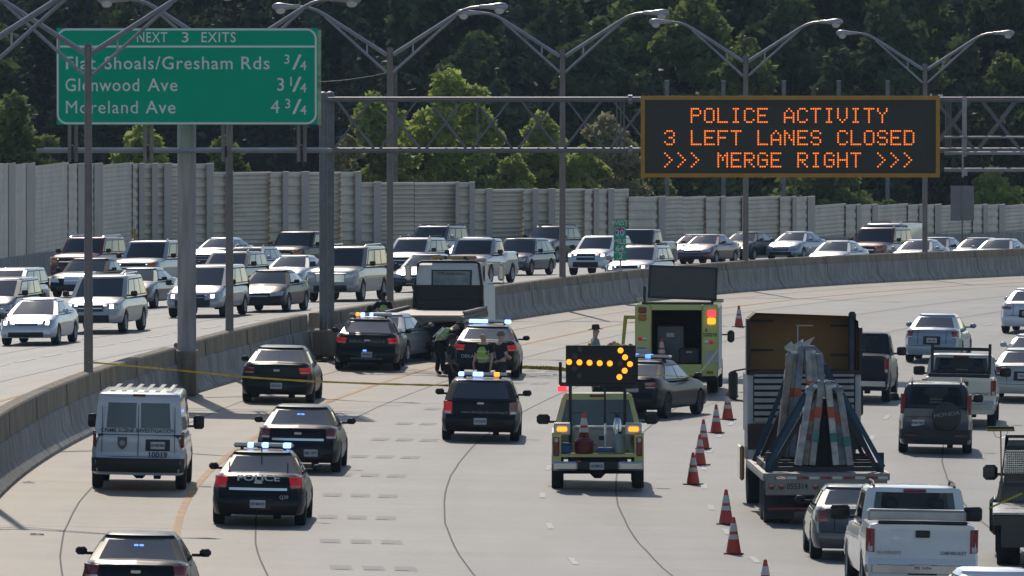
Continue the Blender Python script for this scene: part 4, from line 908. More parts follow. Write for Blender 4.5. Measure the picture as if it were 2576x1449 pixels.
def border(x0, x1, y0, y1, r, wd):
    def rr(x0, x1, y0, y1, r):
        P = []
        for cx_, cy_, a in ((x1 - r, y0 + r, -90), (x1 - r, y1 - r, 0), (x0 + r, y1 - r, 90), (x0 + r, y0 + r, 180)):
            for k in range(9): q = radians(a + k * 11.25); P.append(sl(cx_ + r * cos(q), cy_ + r * sin(q), -.036))
        return P
    A, B = rr(x0, x1, y0, y1, r), rr(x0 + wd, x1 - wd, y0 + wd, y1 - wd, r - wd); n = len(A)
    b = MB(); b.add(A + B + [p + Vector((0, .008, 0)) for p in A], [(i, (i + 1) % n, n + (i + 1) % n, n + i) for i in range(n)] + [(i, (i + 1) % n, 2 * n + (i + 1) % n, 2 * n + i) for i in range(n)]); return b
bd = border(143, 797, 71.5, 312.5, 26, 5); bd.box(sl(470, 117, -.036), (646 / sc, .01, 5 / sc)); LET = mat('reflective_letter_white', (.8, .81, .78), .5, nz=.04); bd.build('border', LET, sg, 0)
k = sc
def st(s, px, py, hpx, align='LEFT', wpx=None, sp=1.0):
    o = text('lettering', s, hpx / .72 / k, LET, sg, sl(px, py, -.038), bold=0 if s == 'Moreland' else .006, align=align, space=sp)
    if wpx: bb = [v[0] for v in o.bound_box]; wd = max(bb) - min(bb); o.scale = (wpx / k / wd, 1, 1)
for s, px, y, h_, wpx in (('NEXT', 343, 95, 26, 76), ('3', 455, 95, 26, 17), ('EXITS', 505, 95, 26, 86), ('Flat', 163, 160, 33, 75), ('Shoals/Gresham', 262, 160, 33, 321), ('Rds', 604, 160, 33, 71), ('Glenwood', 163, 215, 33, 185), ('Ave', 372, 215, 33, 75), ('Moreland', 163, 271, 33, 180), ('Ave', 367, 271, 33, 75)): st(s, px, y, h_, wpx=wpx, sp=1.1)
for big, a, c, y, x in (('', '3', '4', 158, 714), ('3', '1', '4', 214, 695), ('4', '3', '4', 270, 681)):
    if big: st(big, x, y, 33)
    xx = 714 if not big else 716 if a == '3' else 724
    st(a, xx, y - 8, 24); st('/', 735, y, 38, wpx=24); st(c, 755, y + 8, 24)
b = MB(); b.box(sl(803, 195, .3), (.09, .1, 240 / sc)); b.build('side_ladder', mat('pale_rusty_edge', (.5, .42, .3), .6, nz=.4, nscale=6), sg)

# ---------------------------------------------------------------- gantry with message sign
DG = 292.8; k2 = F / DG; gX = (821 - CX) / k2
gt = thing('sign_gantry', 'grey pipe truss gantry on twin posts spanning the near lanes', 'gantry', (gX, DG + .6, gz(gX, DG)), 0)
def gl(px, py, dy=0): return at(px, py, DG) + Vector((0, dy, 0)) - gt.location
for px, dy in ((814, -.35), (829, .9)):
    a = gl(px, 238, dy); b = MB(); b.tube([(a.x, a.y, -.3), (a.x, a.y, a.z)], .125, 14); b.lathe([(.13, a.z), (.12, a.z + .05), (.06, a.z + .09), (0, a.z + .1)], 14, Matrix.Translation((a.x, a.y, 0))); b.build('post', mat('grey_gantry_post', (.17, .175, .185), .5, .5, nz=.2), gt)
b = MB(); a = gl(822, 238, 0); b.box((a.x - .05, a.y + .2, .5), (.7, 2.0, .75), bev=.04); b.build('footing', BUP, gt)
for dy in (-.4, .85):
    for py in (250, 378):
        b = MB(); b.tube([gl(822, py, dy), gl(2760, py, dy)], .072, 12); b.build('chord', GANT, gt)
xs = [838, 1000, 1113, 1200, 1320, 1440, 1560, 1600]
nod = [(838, 378), (941, 250), (957, 378)]
x = 838; st_ = 116
while x < 2650:
    for dy, ph in ((-.4, 0), (.85, 0)):
        for u, v in (((x, 376), (x + st_ - 20, 252)), ((x + 8, 252), (x + st_ - 12, 376))): MB().tube([gl(*u, dy), gl(*v, dy)], .034, 6).build('diagonal_brace', GANT, gt)
    x += st_
for x in (1200, 1552, 1562, 1570, 2380, 2386, 2392): MB().tube([gl(x, 376, .2 * (x % 3)), gl(x, 252, .2 * (x % 3))], .025, 6).build('upright', GANT, gt)
for x in range(838, 2700, 232):
    for y_ in (250, 378): MB().tube([gl(x, y_, -.4), gl(x, y_, .85)], .035, 6).build('cross_strut', GANT, gt)
for px in (1585,):
    for py in (250, 378): b = MB(); b.lathe([(.14, -.06), (.14, .06)], 14, Matrix.Translation(gl(px, py, -.4)), 'X'); b.lathe([(.0, -.06), (.14, -.06)], 14, Matrix.Translation(gl(px, py, -.4)), 'X'); b.build('flange', STEEL, gt)
b = MB()
for py, r in ((344, .035), (384, .05), (426, .06)): b.tube([gl(2372, py, -.95), gl(2760, py, -.95)], r, 8)
b.box(gl(2423, 318, -.8), (.13, .1, 150 / k2)); b.box(gl(2418, 395, -1.0), (.05, .06, 100 / k2)); b.box(gl(2423, 432, -.95), (.16, .2, .2))
b.build('walkway', mat('pale_walkway_pipe', (.36, .35, .34), .5, .4, nz=.15), gt)
DM = DG - 1.6; k3 = F / DM
ms = thing('message_sign', 'black electronic message sign with orange frame reading police activity', 'message sign', at(1988, 344, DM), 0)
def ml(px, py, dy=0): return Vector(((px - 1988) / k3, dy, (344 - py) / k3))
b = MB(); b.box(ml(1988, 344, .35), (748 / k3, .68, 200 / k3), bev=.02); b.build('cabinet', mat('sign_cabinet_grey', (.35, .36, .34), .5, nz=.08), ms)
b = MB(); b.box(ml(1988, 344, -.0), (736 / k3, .04, 188 / k3)); b.build('face', mat('black_sign_face', (.006, .007, .009), .35, nz=.2), ms)
FR = mat('orange_frame', (.50, .22, .012), .45, nz=.1); b = MB()
for c, d in (((1988, 246), (752, 10)), ((1988, 441), (752, 10)), ((1617, 343.5), (10, 185)), ((2359, 343.5), (10, 185))): b.box(ml(*c, -.05), (d[0] / k3, .1, d[1] / k3))
b.build('frame', FR, ms, 0)
F5 = {'P': '11110 10001 10001 11110 10000 10000 10000', 'O': '01110 10001 10001 10001 10001 10001 01110', 'L': '10000 10000 10000 10000 10000 10000 11111', 'I': '01110 00100 00100 00100 00100 00100 01110', 'C': '01110 10001 10000 10000 10000 10001 01110', 'E': '11111 10000 10000 11110 10000 10000 11111', 'A': '00100 01010 10001 10001 11111 10001 10001', 'T': '11111 00100 00100 00100 00100 00100 00100', 'V': '10001 10001 10001 10001 10001 01010 00100', 'Y': '10001 10001 01010 00100 00100 00100 00100', '3': '01110 10001 00001 00110 00001 10001 01110', 'F': '11111 10000 10000 11110 10000 10000 10000', 'N': '10001 11001 10101 10101 10011 10001 10001', 'S': '01110 10001 10000 01110 00001 10001 01110', 'D': '11110 10001 10001 10001 10001 10001 11110', '>': '10000 01000 00100 00010 00100 01000 10000', 'M': '10001 11011 10101 10101 10001 10001 10001', 'R': '11110 10001 10001 11110 10100 10010 10001', 'G': '01110 10001 10000 10111 10001 10001 01110', 'H': '10001 10001 10001 11111 10001 10001 10001', ' ': ' '.join(['00000'] * 7)}
ST = 5.58; off = MB(); LED = mat('lit_orange_led', (.8, .16, .02), .4, emit=2.0, ecol=(1, .20, .018), nz=.02)
for s, x0, y0 in (('POLICE ACTIVITY', 1739.5, 273), ('3 LEFT LANES CLOSED', 1673, 329), ('>>> MERGE RIGHT >>>', 1673, 385)):
    for i, ch in enumerate(s):
        lit = MB()
        for r, row in enumerate(F5[ch].split()):
            for c, v in enumerate(row):
                if v == '1':
                    p = ml(x0 + (i * 6 + c) * ST, y0 + r * ST + .5, -.03); R_ = .025; n = 8
                    lit.add([p + Vector((R_ * cos(2 * pi * q / n), 0, R_ * sin(2 * pi * q / n))) for q in range(n)] + [p + Vector((0, -.022, 0))], [(q, (q + 1) % n, n) for q in range(n)])
        if lit.v: lit.build('lit_letter', LED, ms)
for i in range(122):
    for j in range(28):
        p = ml(1652 + i * ST, 267.5 + j * ST + .5, -.0225); off.box(p, (.028, .006, .03))
off.build('unlit_lamp', mat('unlit_led', (.03, .035, .035), .4, nz=.1), ms, 0)
b = MB(); b.tube([ml(2342, 244, .1), ml(2342, 236, .1)], .03, 6); b.box(ml(2366, 240, .1), (.13, .1, .05)); b.build('sensor', WHITE, ms)
# posts of another structure behind, back of a road sign, mile marker
pw = thing('utility_pole', 'old wooden utility pole behind the street lamp right of the gantry posts', 'utility pole', GD(990, 494), 0)
b = MB(); zt = ztp(165, 494) - pw.location.z; b.tube([(0, 0, -1), (0, 0, zt)], [.24, .2], 10); b.build('pole', mat('weathered_wood', (.13, .115, .105), .9, nz=.3, nscale=5), pw)
b = MB(); b.tube([(0, 0, zt - .3), (-1.2, .6, zt - .55), (-2.6, 1.2, zt - .75), (-4, 2, zt - .85)], .018, 5); b.build('cable', DARK, pw)
for i, px in enumerate((1678, 1820, 1972, 2110, 2233)):
    p = GD(px, 515 + i * 12); t = thing('fence_post', 'tall pale post showing above the message sign against the dark trees', 'post', p, 0, 'tall pale posts behind the message sign')
    b = MB(); z = ztp(205, p.y) - p.z; b.box((0, 0, z / 2), (.22, .2, z), bev=.02); b.build('post', mat('pale_concrete_post', (.16, .17, .18), .8, nz=.2), t); b = MB(); b.box((0, 0, z + .03), (.26, .24, .06), bev=.02); b.build('cap', STEEL, t)
t = thing('road_sign', 'blank back of a tall grey road sign before the noise wall', 'road sign', GD(2421, 545), 0); z0 = t.location.z; k5 = F / 545
zc = ztp(511, 545) - z0; b = MB(); b.box((0, .05, zc), (59 / k5, .03, 88 / k5), bev=.01); b.build('panel', mat('back_of_sign_aluminium', (.24, .215, .205), .6, .2, nz=.08), t)
b = MB(); b.box((0, 0, zc / 2 + .4), (.09, .07, zc + 1.0)); b.build('post', GUN, t)
D = med(1562) - .1; t = thing('mile_marker', 'narrow green mile marker sign on the median barrier reading west mile 64', 'road sign', (RO(-.5, D), D, zl(D) + 1.14), 0); k6 = F / D
b = MB(); b.tube([(0, 0, -.1), (0, 0, .75)], .03, 8); b.build('post', STEEL, t)
def mk(py): return ztp(py, D) - t.location.z
b = MB(); b.box((-.02, -.05, mk(604)), (31 / k6, .02, 104 / k6), bev=.006); pn = b.build('panel', mat('green_marker_face', (.01, .34, .19), .5, nz=.05), t)
for s, y, h in (('WEST', 561, 12), ('MILE', 608, 12), ('64', 625, 14), ('.2', 645, 15)): text('lettering', s, h / .72 / k6, INKWB, pn, (-.02, -.065, mk(y)), bold=.02, sx=.95 if len(s) == 4 else 1.1)
b = MB(); b.box((-.02, -.064, mk(634.5)), (29 / k6, .006, 1.6 / k6)); b.build('rule', INKWB, pn)
def shield(w_, col, y, nm, par, q):
    b = MB(); pts = [(-.5, .42), (-.3, .5), (0, .44), (.3, .5), (.5, .42), (.54, .1), (.4, -.25), (0, -.55), (-.4, -.25), (-.54, .1)]
    b.prism([(u * w_, v * w_) for u, v in pts], 0, -.005, lambda u, v, s: Vector((-.02 + u, q + s, mk(y) + v))); return b.build(nm, col, par, 0)
s_ = shield(25 / k6, INKWB, 584, 'route_shield', pn, -.061); shield(22 / k6, mat('shield_blue', (.02, .09, .42), .5, nz=.03), 584.5, 'shield_face', pn, -.067)
b = MB(); b.box((-.02, -.074, mk(576)), (20 / k6, .004, 5 / k6)); b.build('shield_band', mat('shield_red', (.5, .02, .03), .5, nz=.03), pn)
text('route_number', '20', 15 / .72 / k6, INKWB, pn, (-.02, -.076, mk(586)), bold=.02)
# ---------------------------------------------------------------- cones
ORG = mat('orange_cone_plastic', (.62, .055, .03), .5, nz=.08); REF = mat('white_reflective_collar', (.62, .60, .52), .35, nz=.06)
def cone_root(label, loc, group):
    t = thing('traffic_cone', label, 'traffic cone', loc, rng.uniform(0, 1), group)
    def r(z): return .155 - (.155 - .032) * z / .70
    b = MB(); b.lathe([(r(.03), .02), (r(.28), .28), (r(.37), .37), (r(.55), .55), (r(.71), .71), (.02, .72), (0, .72)], 24); b.build('body', ORG, t)
    for z0, z1 in ((.29, .385), (.44, .60)):
        b = MB(); b.lathe([(r(z0) + .001, z0), (r(z0) + .005, z0 + .004), (r(z1) + .005, z1 - .004), (r(z1) + .001, z1)], 24); b.build('collar', REF, t)
    b = MB(); b.box((0, 0, .016), (.38, .38, .032), bev=.012); b.build('base', mat('dark_cone_base', (.14, .02, .016), .6, nz=.15), t)
    return t
CG = 'orange cones closing the lanes'
CN = [(1859, 823, 'orange cone alone at the far end beyond the lime box truck'), (1831, 1056, 'orange cone nearest to the black police sedan seen from its side'), (1802, 1090, 'orange cone second from the dark police sedan in the curved row'), (1770, 1130, 'orange cone in the curved row just above two overlapping cones'), (1761, 1171, 'orange cone in the row, partly covered by the cone in front of it'), (1744, 1220, 'leftmost orange cone of the curved row beside the flatbed truck'), (1827, 1320, 'orange cone left of the grey sedan, behind the nearest whole cone'), (1846, 1395, 'largest whole orange cone, in the foreground left of the grey sedan'), (1926, 1510, 'orange cone with only its tip showing at the bottom edge')]
c0 = None
for x, y, lab in CN:
    p = G(x, y)
    if c0 is None: c0 = cone_root(lab, p, CG)
    else: dup(c0, p, rng.uniform(-.5, .5), lab, CG)

# ---------------------------------------------------------------- lime pickup with arrow board
LIME = (.52, .57, .17)
LM = paint(LIME, 0)
p = G(1504, 1237); yw = -th(p.y)
t = thing('road_service_truck', 'lime green service pickup carrying an arrow board and gear in its open bed', 'pickup truck', p, yw)
b = MB()
for s in (-1, 1):
    b.prism([(0, .62), (0, 1.28), (2.2, 1.3), (2.2, .62), (1.75, .62), (1.62, .9), (1.3, 1.0), (.98, .9), (.85, .62)], s * .80, s * 1.0, lambda u, v, x: Vector((x, u, v)))
b.box((0, 1.1, .78), (1.6, 2.2, .06)); b.box((0, 2.2, 1.05), (1.6, .06, .5))
b.prism([(2.25, .6), (2.25, 1.28), (4.0, 1.25), (5.6, 1.18), (5.8, .9), (5.8, .55)], -.98, .98, lambda u, v, x: Vector((x, u, v)))
b.build('body', LM, t, 30)
b = MB(); L0 = [(-.95, 2.28, 1.27), (.95, 2.28, 1.27), (.95, 4.3, 1.25), (-.95, 4.3, 1.25)]; L1 = [(-.76, 2.42, 1.98), (.76, 2.42, 1.98), (.76, 3.5, 1.98), (-.76, 3.5, 1.98)]; L2 = [(-.68, 2.5, 2.04), (.68, 2.5, 2.04), (.68, 3.4, 2.04), (-.68, 3.4, 2.04)]
b.grid([[Vector(q) for q in L + [L[0]]] for L in (L0, L1, L2)]); b.add(L2, [(0, 1, 2, 3)]); b.build('cabin', LM, t, 30)
def lerp3(a, c, f): return Vector(a) * (1 - f) + Vector(c) * f
def quadp(L0, L1, i, j, u0, u1, v0, v1, out):
    P = []
    for v in (v0, v1): A, B = lerp3(L0[i], L1[i], v), lerp3(L0[j], L1[j], v); P.append([A * (1 - u) + B * u + Vector(out) for u in (u0, u1)])
    return [P[0][0], P[0][1], P[1][1], P[1][0]]
b = MB(); q = quadp(L0, L1, 0, 1, .06, .94, .08, .9, (0, -.012, .002)); b.add(q + [v + Vector((0, .02, 0)) for v in q], [(0, 1, 2, 3), (0, 1, 5, 4), (1, 2, 6, 5), (2, 3, 7, 6), (3, 0, 4, 7)]); rwn = b.build('rear_window', mat('grey_green_glass', (.055, .075, .065), .06, spec=.8, nz=.5, nscale=1.4), t, 0)  # opaque pane; pale blotches painted in for light seen through the cab
b = MB()
for x in (-.42, .42): b.box((x, 2.36, 1.52), (.3, .05, .26), bev=.06)
b.build('headrest', DARK, t)
for i, j, nm in ((1, 2, 'side_window'), (3, 0, 'side_window'), (2, 3, 'windscreen')):
    n = (.012, 0, 0) if i == 1 else (-.012, 0, 0) if i == 3 else (0, .012, 0); b = MB(); q = quadp(L0, L1, i, j, .08, .92, .1, .9, n); b.add(q + [v - Vector(n) * 2 for v in q], [(0, 1, 2, 3), (0, 1, 5, 4), (1, 2, 6, 5), (2, 3, 7, 6), (3, 0, 4, 7)]); b.build(nm, GLASS, t, 0)
for x in (-.88, .88):
    for y in (1.3, 4.7): wheel(t, x, y, .39, .26, RIMD)
b = MB(); b.box((0, 2.6, .6), (1.3, 5.2, .22)); b.box((0, 1.3, .4), (1.6, .14, .14)); b.box((0, 1.3, .4), (.34, .34, .34), bev=.1); b.box((0, .1, .42), (.1, .3, .12)); b.build('underbody', UNDER, t)
for s in (-1, 1): b = MB(); b.box((s * .72, -.14, .56), (.56, .16, .2), bev=.04); b.box((s * .72, -.2, .54), (.4, .06, .05)); b.build('bumper', CHROME, t)
if 1: b = MB(); b.box((0, -.1, .56), (.95, .12, .17), bev=.02); b.build('bumper_step', DARK, t)
b = MB(); b.box((-.02, -.17, .56), (.31, .015, .16), bev=.006); pl = b.build('licence_plate', PLATE, t); text('lettering', 'GV8812', .075, INK, pl, (-.02, -.18, .56), bold=.02)
b = MB(); b.box((-.42, -.19, .66), (.12, .02, .05)); b.build('reflector', LENSR, t)
for s in (-1, 1):
    b = MB(); b.box((s * .905, -.015, .98), (.13, .05, .42), bev=.02); tl = b.build('tail_lamp', LENSR, t); b = MB(); b.box((s * .905, -.02, 1.12), (.11, .05, .12), bev=.02); b.build('reversing_lamp', LENSW, tl)
    b = MB(); b.box((s * .78, .25, 1.35), (.36, .5, .26), bev=.03)
    for k in range(9): b.box((s * .78 - .16 + .04 * k, .25, 1.485), (.018, .46, .012))
    bx = b.build('tool_box', mat('white_tread_plate', (.52, .53, .54), .4, .4, nz=.1), t)
    b = MB(); b.box((s * .78, -.02, 1.36), (.22, .05, .1), bev=.02); b.build('strobe', LENSA, bx)
    b = MB(); b.box((s * 1.2, 3.85, 1.42), (.3, .12, .22), bev=.06); b.box((s * 1.0, 3.9, 1.36), (.22, .05, .05)); b.build('wing_mirror', DARK, t)
    b = MB(); b.box((s * .6, 2.15, 1.55), (.07, .07, 1.5)); b.build('board_post', DARK, t)
b = MB(); b.box((0, 2.34, 2.0), (.36, .05, .05), bev=.015); b.build('brake_lamp', LENSR, t)
b = MB(); b.box((0, 2.1, 2.26), (1.66, .1, .09)); b.box((-.82, 2.1, 2.5), (.07, .09, .5)); b.box((.86, 2.1, 2.62), (.06, .09, .5)); b.tube([(.16, 2.0, 1.3), (.16, 2.0, 2.3)], .022, 8); b.build('board_frame', DARK, t)
b = MB(); b.box((-.78, 2.02, 2.16), (.2, .08, .12), bev=.02); b.build('beacon', LENSRL, t); b = MB(); b.box((.76, 2.02, 2.13), (.28, .08, .09), bev=.02); b.build('work_lamp', STEEL, t)
BD = MB(); BD.box((.07, 2.02, 2.70), (1.54, .09, .84), bev=.01); bo = BD.build('arrow_board', mat('matt_black_board', (.008, .009, .010), .6, nz=.15), t)
def bl(zx, zy): return Vector(((zx - 690) / 5.19 / 115.6 + .07, 1.97, 2.70 - (zy - 735) / 5.19 / 115.6))
for i, (zx, zy) in enumerate([(272, 702), (408, 708), (541, 712), (675, 718), (809, 722), (950, 550), (1010, 640), (1075, 730), (1005, 817), (935, 900)]):
    b = MB(); b.lathe([(0, -.02), (.05, -.016), (.062, -.004), (.064, .01)], 14, Matrix.Translation(bl(zx, zy)), 'Y'); b.build('lamp', LENSA, bo)
for zx, zy in [(415, 535), (348, 622), (340, 795), (405, 885), (942, 725)]:
    b = MB(); b.lathe([(0, -.02), (.05, -.016), (.062, -.004), (.064, .01)], 14, Matrix.Translation(bl(zx, zy)), 'Y'); b.build('unlit_lamp', mat('dim_lamp', (.045, .045, .04), .4, nz=.1), bo)
tw_ = t.matrix_basis if False else Matrix.Translation(t.location) @ Matrix.Rotation(yw, 4, 'Z')
def onto(v): return tw_ @ Vector(v)
c = cone_root('orange cone standing in the bed of the lime green pickup', onto((-.30, .55, .98)), 'cones carried on the service trucks')
def gas(nm, label, cat, loc, m, w_, h_):
    t2 = thing(nm, label, cat, onto(loc), yw); b = MB(); b.lathe([(0, 0), (w_, .01), (w_ * 1.05, .05), (w_ * 1.05, h_ * .75), (w_ * .8, h_ * .92), (w_ * .3, h_)], 16); b.build('body', m, t2)
    b = MB(); b.tube([(0, 0, h_ - .01), (0, 0, h_ + .05)], .04, 8); b.tube([(-w_ * .5, 0, h_ * .9), (-w_ * .4, 0, h_ + .08), (w_ * .4, 0, h_ + .08), (w_ * .5, 0, h_ * .9)], .014, 6); b.build('handle', DARK if m is not None else m, t2); return t2
gas('fuel_can', 'dark red fuel can under the cone in the pickup bed', 'fuel can', (-.30, .35, .81), mat('dark_red_plastic', (.16, .012, .018), .45, nz=.12), .2, .36)
gas('gas_cylinder', 'pale green gas cylinder at the right of the pickup bed', 'gas cylinder', (.47, .3, .81), mat('pale_green_steel', (.26, .31, .30), .45, .2, nz=.1), .13, .44)
gas('fire_extinguisher', 'chrome fire extinguisher behind the pale green cylinder in the pickup bed', 'fire extinguisher', (.43, .9, .81), CHROME, .09, .78)
t2 = thing('storage_box', 'blue plastic box at the left of the pickup bed', 'box', onto((-.72, .22, .81)), yw); b = MB(); b.box((0, 0, .11), (.3, .26, .2), bev=.03); b.build('body', mat('blue_plastic', (.02, .07, .22), .5, nz=.3, nscale=9), t2); b = MB(); b.box((0, 0, .22), (.32, .28, .04), bev=.015); b.build('lid', mat('blue_plastic_lid', (.03, .10, .25), .5, nz=.1), t2)
t2 = thing('equipment_chest', 'grey white equipment chest across the pickup bed', 'chest', onto((.1, 1.6, .81)), yw); b = MB(); b.box((0, 0, .25), (1.25, .6, .5), bev=.03); b.build('body', mat('grey_white_chest', (.36, .37, .36), .5, nz=.1), t2)
b = MB(); b.box((0, -.31, .3), (.14, .02, .09), bev=.02); b.build('latch', DARK, t2); b = MB(); b.box((0, 0, .53), (1.28, .63, .06), bev=.02); b.build('lid', mat('chest_lid', (.42, .43, .43), .5, nz=.06), t2)
t2 = thing('hand_trolley', 'blue and silver floor jack on the pickup bed floor', 'jack', onto((.16, .35, .81)), yw); b = MB(); b.box((0, 0, .09), (.34, .5, .08), bev=.02); b.build('frame', mat('blue_metal', (.04, .08, .25), .4, .3, nz=.1), t2)
b = MB(); b.tube([(0, -.1, .1), (0, .1, .65)], .02, 8); b.build('handle', CHROME, t2)

# ---------------------------------------------------------------- lime box truck
p = G(1702, 992); yw2 = radians(-3); s9 = F / p.y
t = thing('response_truck', 'tall lime green incident response truck with open rear and raised board', 'truck', p, yw2)
tw_ = Matrix.Translation(p) @ Matrix.Rotation(yw2, 4, 'Z')
W2, HT = 2.28, (992 - 767) / s9 + .0
b = MB(); hw = W2 / 2; z0 = .44; do = .69
b.box((-(hw + do) / 2, 1.6, (z0 + HT) / 2), (hw - do, 3.2, HT - z0), bev=.04); b.box(((hw + do) / 2, 1.6, (z0 + HT) / 2), (hw - do, 3.2, HT - z0), bev=.04)
b.box((0, 1.6, HT - .07), (do * 2, 3.2, .14)); b.box((0, 1.6, z0 + .19), (do * 2, 3.2, .38)); b.box((0, 3.16, 1.5), (do * 2, .06, 1.5))
b.build('body', LM, t, 30)
b = MB(); b.box((hw + .006, 1.6, 1.5), (.01, 2.9, 1.7)); b.build('side_panel', mat('white_side_panel', (.6, .61, .6), .4, nz=.12, nscale=2), t)
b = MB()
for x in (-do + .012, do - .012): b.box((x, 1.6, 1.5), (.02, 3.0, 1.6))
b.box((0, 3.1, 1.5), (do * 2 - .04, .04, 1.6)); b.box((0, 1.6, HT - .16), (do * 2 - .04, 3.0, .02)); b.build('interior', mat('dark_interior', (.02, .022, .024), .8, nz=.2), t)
b = MB(); b.prism([(3.2, .5), (3.2, HT - .15), (4.2, HT - .2), (4.7, 1.5), (5.9, 1.35), (6.0, .5)], -1.0, 1.0, lambda u, v, x: Vector((x, u, v))); b.build('cab', LM, t, 30)
b = MB(); b.box((0, 3.0, .5), (1.9, 5.8, .3)); b.box((0, .0, .42), (2.2, .12, .16), bev=.02); b.build('underbody', UNDER, t)
for x in (-.95, .95):
    for y in (1.2, 5.0): wheel(t, x, y, .42, .3, RIMD)
xs = lambda z: (z - 700) / 5.19 / s9
zz_ = lambda z: (992 - (644 + z / 5.19)) / s9
for z, m, y in ((1160, LENSRL, 748), (1157, LENSA, 849), (255, LENSR, 708), (253, LENSAD, 805)):
    b = MB(); b.box((xs(z), -.02, zz_(y)), (.22, .06, .17), bev=.05); b.build('flasher', m, t)
for z, y, m in ((224, 1084, LENSB), (290, 1085, LENSW), (1092, 1122, LENSW), (1152, 1127, LENSB)):
    b = MB(); b.lathe([(0, -.03), (.055, -.02), (.065, .02)], 14, Matrix.Translation((xs(z), 0, zz_(y))), 'Y'); b.build('tail_lamp', m, t)
text('unit_number', '520210', .13, INK, t, (xs(1137), -.012, zz_(1030)), bold=.01); text('lettering', 'B', .13, INK, t, (xs(1090), -.012, zz_(970)))
b = MB(); b.box((xs(245), -.012, zz_(1205)), (.3, .015, .15), bev=.005); pl = b.build('licence_plate', PLATE, t); text('lettering', 'GV20612', .07, INK, pl, (xs(245), -.022, zz_(1205)), bold=.02)
for c_, d_ in (((xs(240), -.008, zz_(1270)), (.42, .012, .22)), ((xs(1160), -.008, zz_(1320)), (.36, .012, .3))): b = MB(); b.box(c_, d_); b.build('tread_plate', mat('dull_silver_plate', (.4, .41, .42), .45, .4, nz=.15), t)
b = MB(); b.box((xs(1138), -.012, .6), (.18, .02, .08)); b.build('reflector', LENSAD, t)
b = MB(); b.box((hw + .22, 4.3, 1.45), (.2, .14, .34), bev=.06); b.box((hw + .02, 4.3, 1.5), (.3, .04, .04)); b.build('wing_mirror', DARK, t)
# open side door on the left
b = MB(); zt_, zb_2 = (992 - 803) / s9, .62; X1, X0, Xt = -hw - .02, -hw - .56, -hw - .44
b.prism([(X0, zb_2), (X1, zb_2), (X1, zb_2 + .6), (X0 + .05, zb_2 + .6)], 3.3, 3.36, lambda u, v, s: Vector((u, s, v)))
b.prism([(X0 + .05, zb_2 + .6), (X0 + .14, zb_2 + .6), (Xt + .1, zt_ - .1), (Xt, zt_)], 3.3, 3.36, lambda u, v, s: Vector((u, s, v)))
b.prism([(Xt, zt_), (X1, zt_), (X1, zt_ - .1), (Xt + .1, zt_ - .1)], 3.3, 3.36, lambda u, v, s: Vector((u, s, v)))
dr = b.build('open_door', paint((.42, .42, .05), 0), t, 20); b = MB(); b.box((-hw - .26, 3.32, zb_2 + .46), (.46, .05, .2), bev=.03); b.build('armrest', DARK, dr)
# raised board and brackets
b = MB(); ang = radians(-2.0); cx_ = (1716 - 1702) / s9; cz_ = (992 - 713) / s9; M_ = Matrix.Translation((cx_, .6, cz_)) @ Matrix.Rotation(radians(2.2), 4, 'Y') @ Matrix.Rotation(radians(-6), 4, 'X')
b.box((0, 0, 0), (174 / s9, .1, 84 / s9), bev=.015, M=M_); bd = b.build('raised_board', DARK, t)
b = MB(); b.box((0, 0, 0), (162 / s9, .02, 73 / s9), M=M_ @ Matrix.Translation((0, -.06, 0))); b.build('board_face', mat('dark_grey_board', (.045, .042, .04), .4, nz=.12), bd)
b = MB(); b.box((0, .6, HT + .03), (1.95, .1, .06))
for x in (-.9, .96): b.box((x, .6, HT + .25), (.07, .09, .5)); b.tube([(x, .5, HT), (x * .98, .55, HT + .45)], .03, 6)
b.build('board_bracket', DARK, t)
b = MB(); b.box((1.12, .7, HT + .1), (.3, .14, .1), bev=.02); b.build('work_lamp', mat('beige_lamp_housing', (.45, .43, .33), .5, nz=.1), t); b = MB(); b.box((-.95, .6, HT + .12), (.34, .12, .1), bev=.02); b.build('work_lamp', mat('beige_lamp_housing'), t)
# contents
cone_root('orange cone standing in the open rear of the lime green truck', tw_ @ Vector((xs(500), .25, .83)), 'cones carried on the service trucks')
def bxx(nm, label, cat, loc, d, m, lid):
    t3 = thing(nm, label, cat, tw_ @ Vector(loc), yw2); b = MB(); b.box((0, 0, d[2] / 2), d, bev=.03); b.build('body', m, t3); b = MB(); b.box((0, -d[1] / 2 - .008, d[2] * .75), (d[0] * .3, .02, d[2] * .12), bev=.006); b.build('latch', lid, t3)
bxx('cabinet', 'grey metal cabinet inside the lime green truck', 'cabinet', (-.2, 1.2, .83), (.75, .6, 1.02), mat('grey_cabinet', (.12, .125, .13), .5, .2, nz=.12), STEEL)
bxx('tool_crate', 'black tool crate at the right inside the lime green truck', 'crate', (.34, .5, .83), (.55, .5, .42), mat('black_crate', (.025, .026, .028), .6, nz=.2), STEEL)
b = MB(); a = tw_ @ Vector((hw - .1, -.04, zz_(1190))); c_ = at(1752, 944, p.y - 8)
